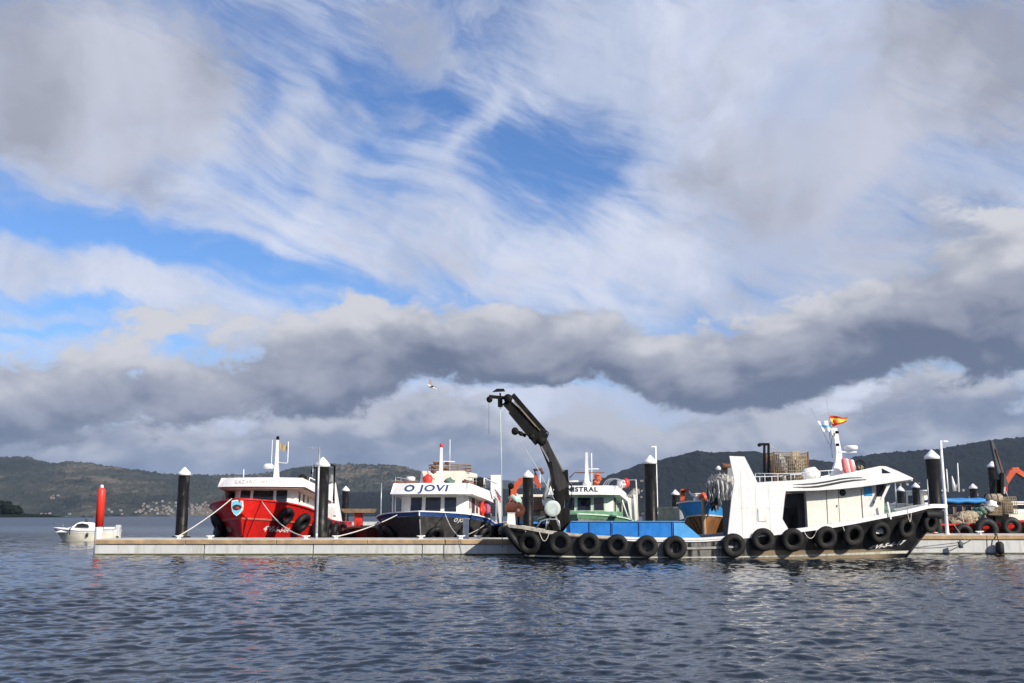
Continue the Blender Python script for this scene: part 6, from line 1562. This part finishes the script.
MB().beam(K9(1001, 472, -.15), K9(994.5, 449, -.15), .05, .05).build('pressure_hose_tray', RUST, t)
MB().beam(K9(999, 494, -.3), K9(999.5, 473, -.3), .16, .16).build('lift_cylinder', DSTEEL, t)
MB().beam(K9(1003, 499), K9(1004.5, 485), .1, .12).build('stay', STEEL, t)
b = MB(); b.tube([K9(1000, 500), K9(1004, 488), K9(1009, 500)], .05, 6); b.build('support_frame', STEEL, t)
t = thing('loader_crane', 'orange loader crane arm bent at the right edge of the view', 'crane', tuple(P(1004, 500, 58)))
K0 = lambda a, c_: P(a, c_, 58)
MB().beam(K0(1003.5, 485), K0(1012, 471), .28, .28, .34, .34).build('main_boom', ORANGE, t); MB().beam(K0(1011, 470.5), K0(1018, 470), .32, .32).build('knuckle', ORANGE, t); MB().beam(K0(1016, 470.5), K0(1034, 482), .3, .28).build('folded_boom', ORANGE, t)
MB().beam(K0(1003, 500), K0(1004, 484), .3, .3).build('column', RED, t); MB().beam(K0(1007, 484), K0(1014, 474), .1, .1).build('hydraulic_hose', DSTEEL, t)
# odds and ends on the deck of the right pontoon
t = thing('heaped_rope', 'small red and white heap of rope on the right pontoon under the black bow', 'rope', tuple(P(933, 533, 50)))
for k in range(4): m = P(929 + k * 3, 532.5, 50); MB().torus((m.x, 50, TOPR + .05 + .03 * (k % 2)), .16, .03, n=16, m=6, nrm=(0, 0.1, 1)).build('coil', (ROPE, REDP, ROPE, DROPE)[k], t)

# ==== motorboat at the left ====================================================================
Ym = 75.0
mb = thing('motorboat', 'small white and cream cabin motorboat lying left of the red pile', 'motorboat', (ZX(86, Ym), Ym, 0), 0.0)
KM = lambda a, c_, dy=0: P(a, c_, Ym) + Vector((0, dy, 0))
cx = mb.location.x
H = lhull(4.75, 1.9, .98, .78, .82, rake=.8, full=.5, wl_full=.3)
def HL_(s, t, side=1, off=0.0):
    x, y, z = H(s, t, side, off); return (-x, y, z)
HL_.zsh = H.zsh; HL_.hb = H.hb; HL_.L = H.L
YHB = mat('buttery_hull', (.80, .75, .60), .35, var=.04, dirt=.1)
lstrip(HL_, -.4, .72, 6, 'hull', YHB, mb, transom=True); lstrip(HL_, .72, 1, 2, 'topside', W2, mb, off=.015, transom=True); lrail(HL_, 'rail_cap', W2, mb, h=.05, w=.12)
MB().add([HL_(i / 20, .96, -1) for i in range(21)] + [HL_(i / 20, .96, 1) for i in range(20, -1, -1)], [tuple(range(42))]).build('deck', W2, mb, False)
def loc_(px, py): p = KM(px, py); return p.x - cx, p.z
pts = [loc_(*q) for q in ((60, 532), (68, 529), (76, 526.5), (80, 522.8), (84, 521.8), (91, 522.5), (96, 526), (98, 532))]
def cab(inset, m, name, pts, ytop=.45, ybot=.78):
    zmin = min(p[1] for p in pts); zmax = max(p[1] for p in pts); b = MB()
    f = lambda z: ybot + (ytop - ybot) * (z - zmin) / (zmax - zmin)
    b.rings([[(x, -f(z), z) for x, z in pts], [(x, f(z), z) for x, z in pts]], smooth=False); return b.build(name, m, mb, False)
cab(0, W2, 'cabin', pts)
g_ = [loc_(*q) for q in ((79.5, 526.5), (81.5, 524), (86, 523.2), (91.5, 524.2), (93.5, 526.9))]
b = MB(); b.rings([[(x, -.80 + (z - g_[0][1]) * .4, z) for x, z in g_], [(x, -.68 + (z - g_[0][1]) * .4, z) for x, z in g_]], smooth=False); b.build('side_window', GLASS, mb, False)
b = MB(); b.rings([[(x, .80 - (z - g_[0][1]) * .4, z) for x, z in g_], [(x, .68 - (z - g_[0][1]) * .4, z) for x, z in g_]], smooth=False); b.build('side_window', GLASS, mb, False)
a = loc_(77, 525); c_ = loc_(80.2, 521.8); b = MB(); b.rings([[(a[0] - .03, -.5, a[1]), (a[0] - .03, .5, a[1]), (c_[0] - .03, .4, c_[1]), (c_[0] - .03, -.4, c_[1])], [(a[0] + .02, -.5, a[1]), (a[0] + .02, .5, a[1]), (c_[0] + .02, .4, c_[1]), (c_[0] + .02, -.4, c_[1])]], smooth=False); b.build('windscreen', GLASS, mb, False)
MB().bbox(1.6, 2.25, -.7, .7, .85, 1.0, .05).build('stern_bench', W2, mb, False); MB().bbox(2.28, 2.6, -.22, .22, .35, 1.15, .06).build('outboard_motor', mat('pale_grey_plastic', (.5, .5, .5), .5), mb, False)
ltube([(-.7, -.70, .98), (-.7, -.98, .9), (-.7, -.98, .45)], .035, 'fender_line', DSTEEL, mb); MB().lathe([(.02, 0), (.07, .04), (.07, .28), (.02, .32)], (.62, -1.02, .3), 10).build('side_fender', NAVYD, mb, False)
ltube([(-2.3, -.2, 1.1), (-2.1, -.55, 1.28), (-1.3, -.85, 1.22), (-1.2, -.88, 1.0)], .015, 'bow_rail', STEEL, mb)
pr_ = toW(mb, (0, 0, 0))
def person(base, h, col, label):
    "seated helmsman: one continuous skinned body, only head and shoulders clear the cabin"
    me = bpy.data.meshes.new('person'); j = [(0, 0, 0), (0, 0, .22), (0, 0, .42), (0, 0, .52), (0, -.02, .66), (-.18, 0, .42), (-.24, -.12, .2), (-.1, -.3, .14), (.18, 0, .42), (.24, -.12, .2), (.1, -.3, .14), (-.1, -.35, -.02), (-.11, -.4, -.4), (.1, -.35, -.02), (.11, -.4, -.4)]
    e = [(0, 1), (1, 2), (2, 3), (3, 4), (2, 5), (5, 6), (6, 7), (2, 8), (8, 9), (9, 10), (0, 11), (11, 12), (0, 13), (13, 14)]
    r = [.15, .15, .13, .055, .10, .07, .05, .035, .07, .05, .035, .08, .055, .08, .055]
    me.from_pydata(j, e, []); o = bpy.data.objects.new('person', me); COL.objects.link(o)
    sk = o.modifiers.new('s', 'SKIN'); 
    for i, v in enumerate(me.skin_vertices[0].data): v.radius = (r[i], r[i]); v.use_root = (i == 0)
    o.modifiers.new('d', 'SUBSURF').levels = 1
    dg = bpy.context.evaluated_depsgraph_get(); m2 = bpy.data.meshes.new_from_object(o.evaluated_get(dg)); bpy.data.objects.remove(o)
    o = bpy.data.objects.new('person', m2); COL.objects.link(o); o.location = base; m2.materials.clear(); m2.materials.append(mat('dark_jacket', col, .8)); o.rotation_euler = (0, 0, -math.pi / 2); tag(o, label, 'person')
person((cx + .05, Ym, .95), 1.0, (.03, .03, .035), 'person in dark clothes at the helm of the small motorboat')

# ==== gull ======================================================================================
Yg = 60.0; gp = P(431, 387, Yg)
gl = thing('gull', 'pale gull gliding alone above the white boat with blue band', 'bird', tuple(gp))
GW = mat('gull_white_feathers', (.7, .7, .68), .8, var=.05, bump=0); GG = mat('gull_grey_brown_wing', (.22, .17, .15), .8, var=.2, bump=0)
MB().tube([(.32, 0, .05), (.24, 0, .06), (.12, 0, .03), (-.08, 0, 0), (-.22, 0, .0), (-.32, 0, .01)], [.012, .045, .075, .07, .035, .02], 10).build('body', GW, gl, False)
for sd in (-1, 1):
    A_ = [(.12, .04, .04), (.16, .25, .22), (.05, .55, .26), (-.12, .72, .20)]; B_ = [(-.08, .04, .03), (-.06, .25, .20), (-.1, .5, .25), (-.16, .72, .20)]
    vs = [(x, y * sd, z) for x, y, z in A_] + [(x, y * sd, z) for x, y, z in B_]; vs += [(x, y, z - .012) for x, y, z in vs]
    MB().add(vs, [(0, 1, 5, 4), (1, 2, 6, 5), (2, 3, 7, 6), (8, 12, 13, 9), (9, 13, 14, 10), (10, 14, 15, 11), (0, 8, 9, 1), (1, 9, 10, 2), (2, 10, 11, 3), (4, 5, 13, 12), (5, 6, 14, 13), (6, 7, 15, 14)]).build('wing', GG, gl, False)
MB().lathe([(.012, 0), (.001, .07)], (.33, 0, .045), 8, axis='x').build('beak', YEL, gl, False)
gl.rotation_euler = (R(-35), R(-10), R(-140))
MB().add([(-.3, -.02, .01), (-.3, .02, .01), (-.46, .07, .0), (-.46, -.07, .0), (-.3, 0, -.01)], [(0, 1, 2, 3), (4, 3, 2)]).build('tail', GW, gl, False)
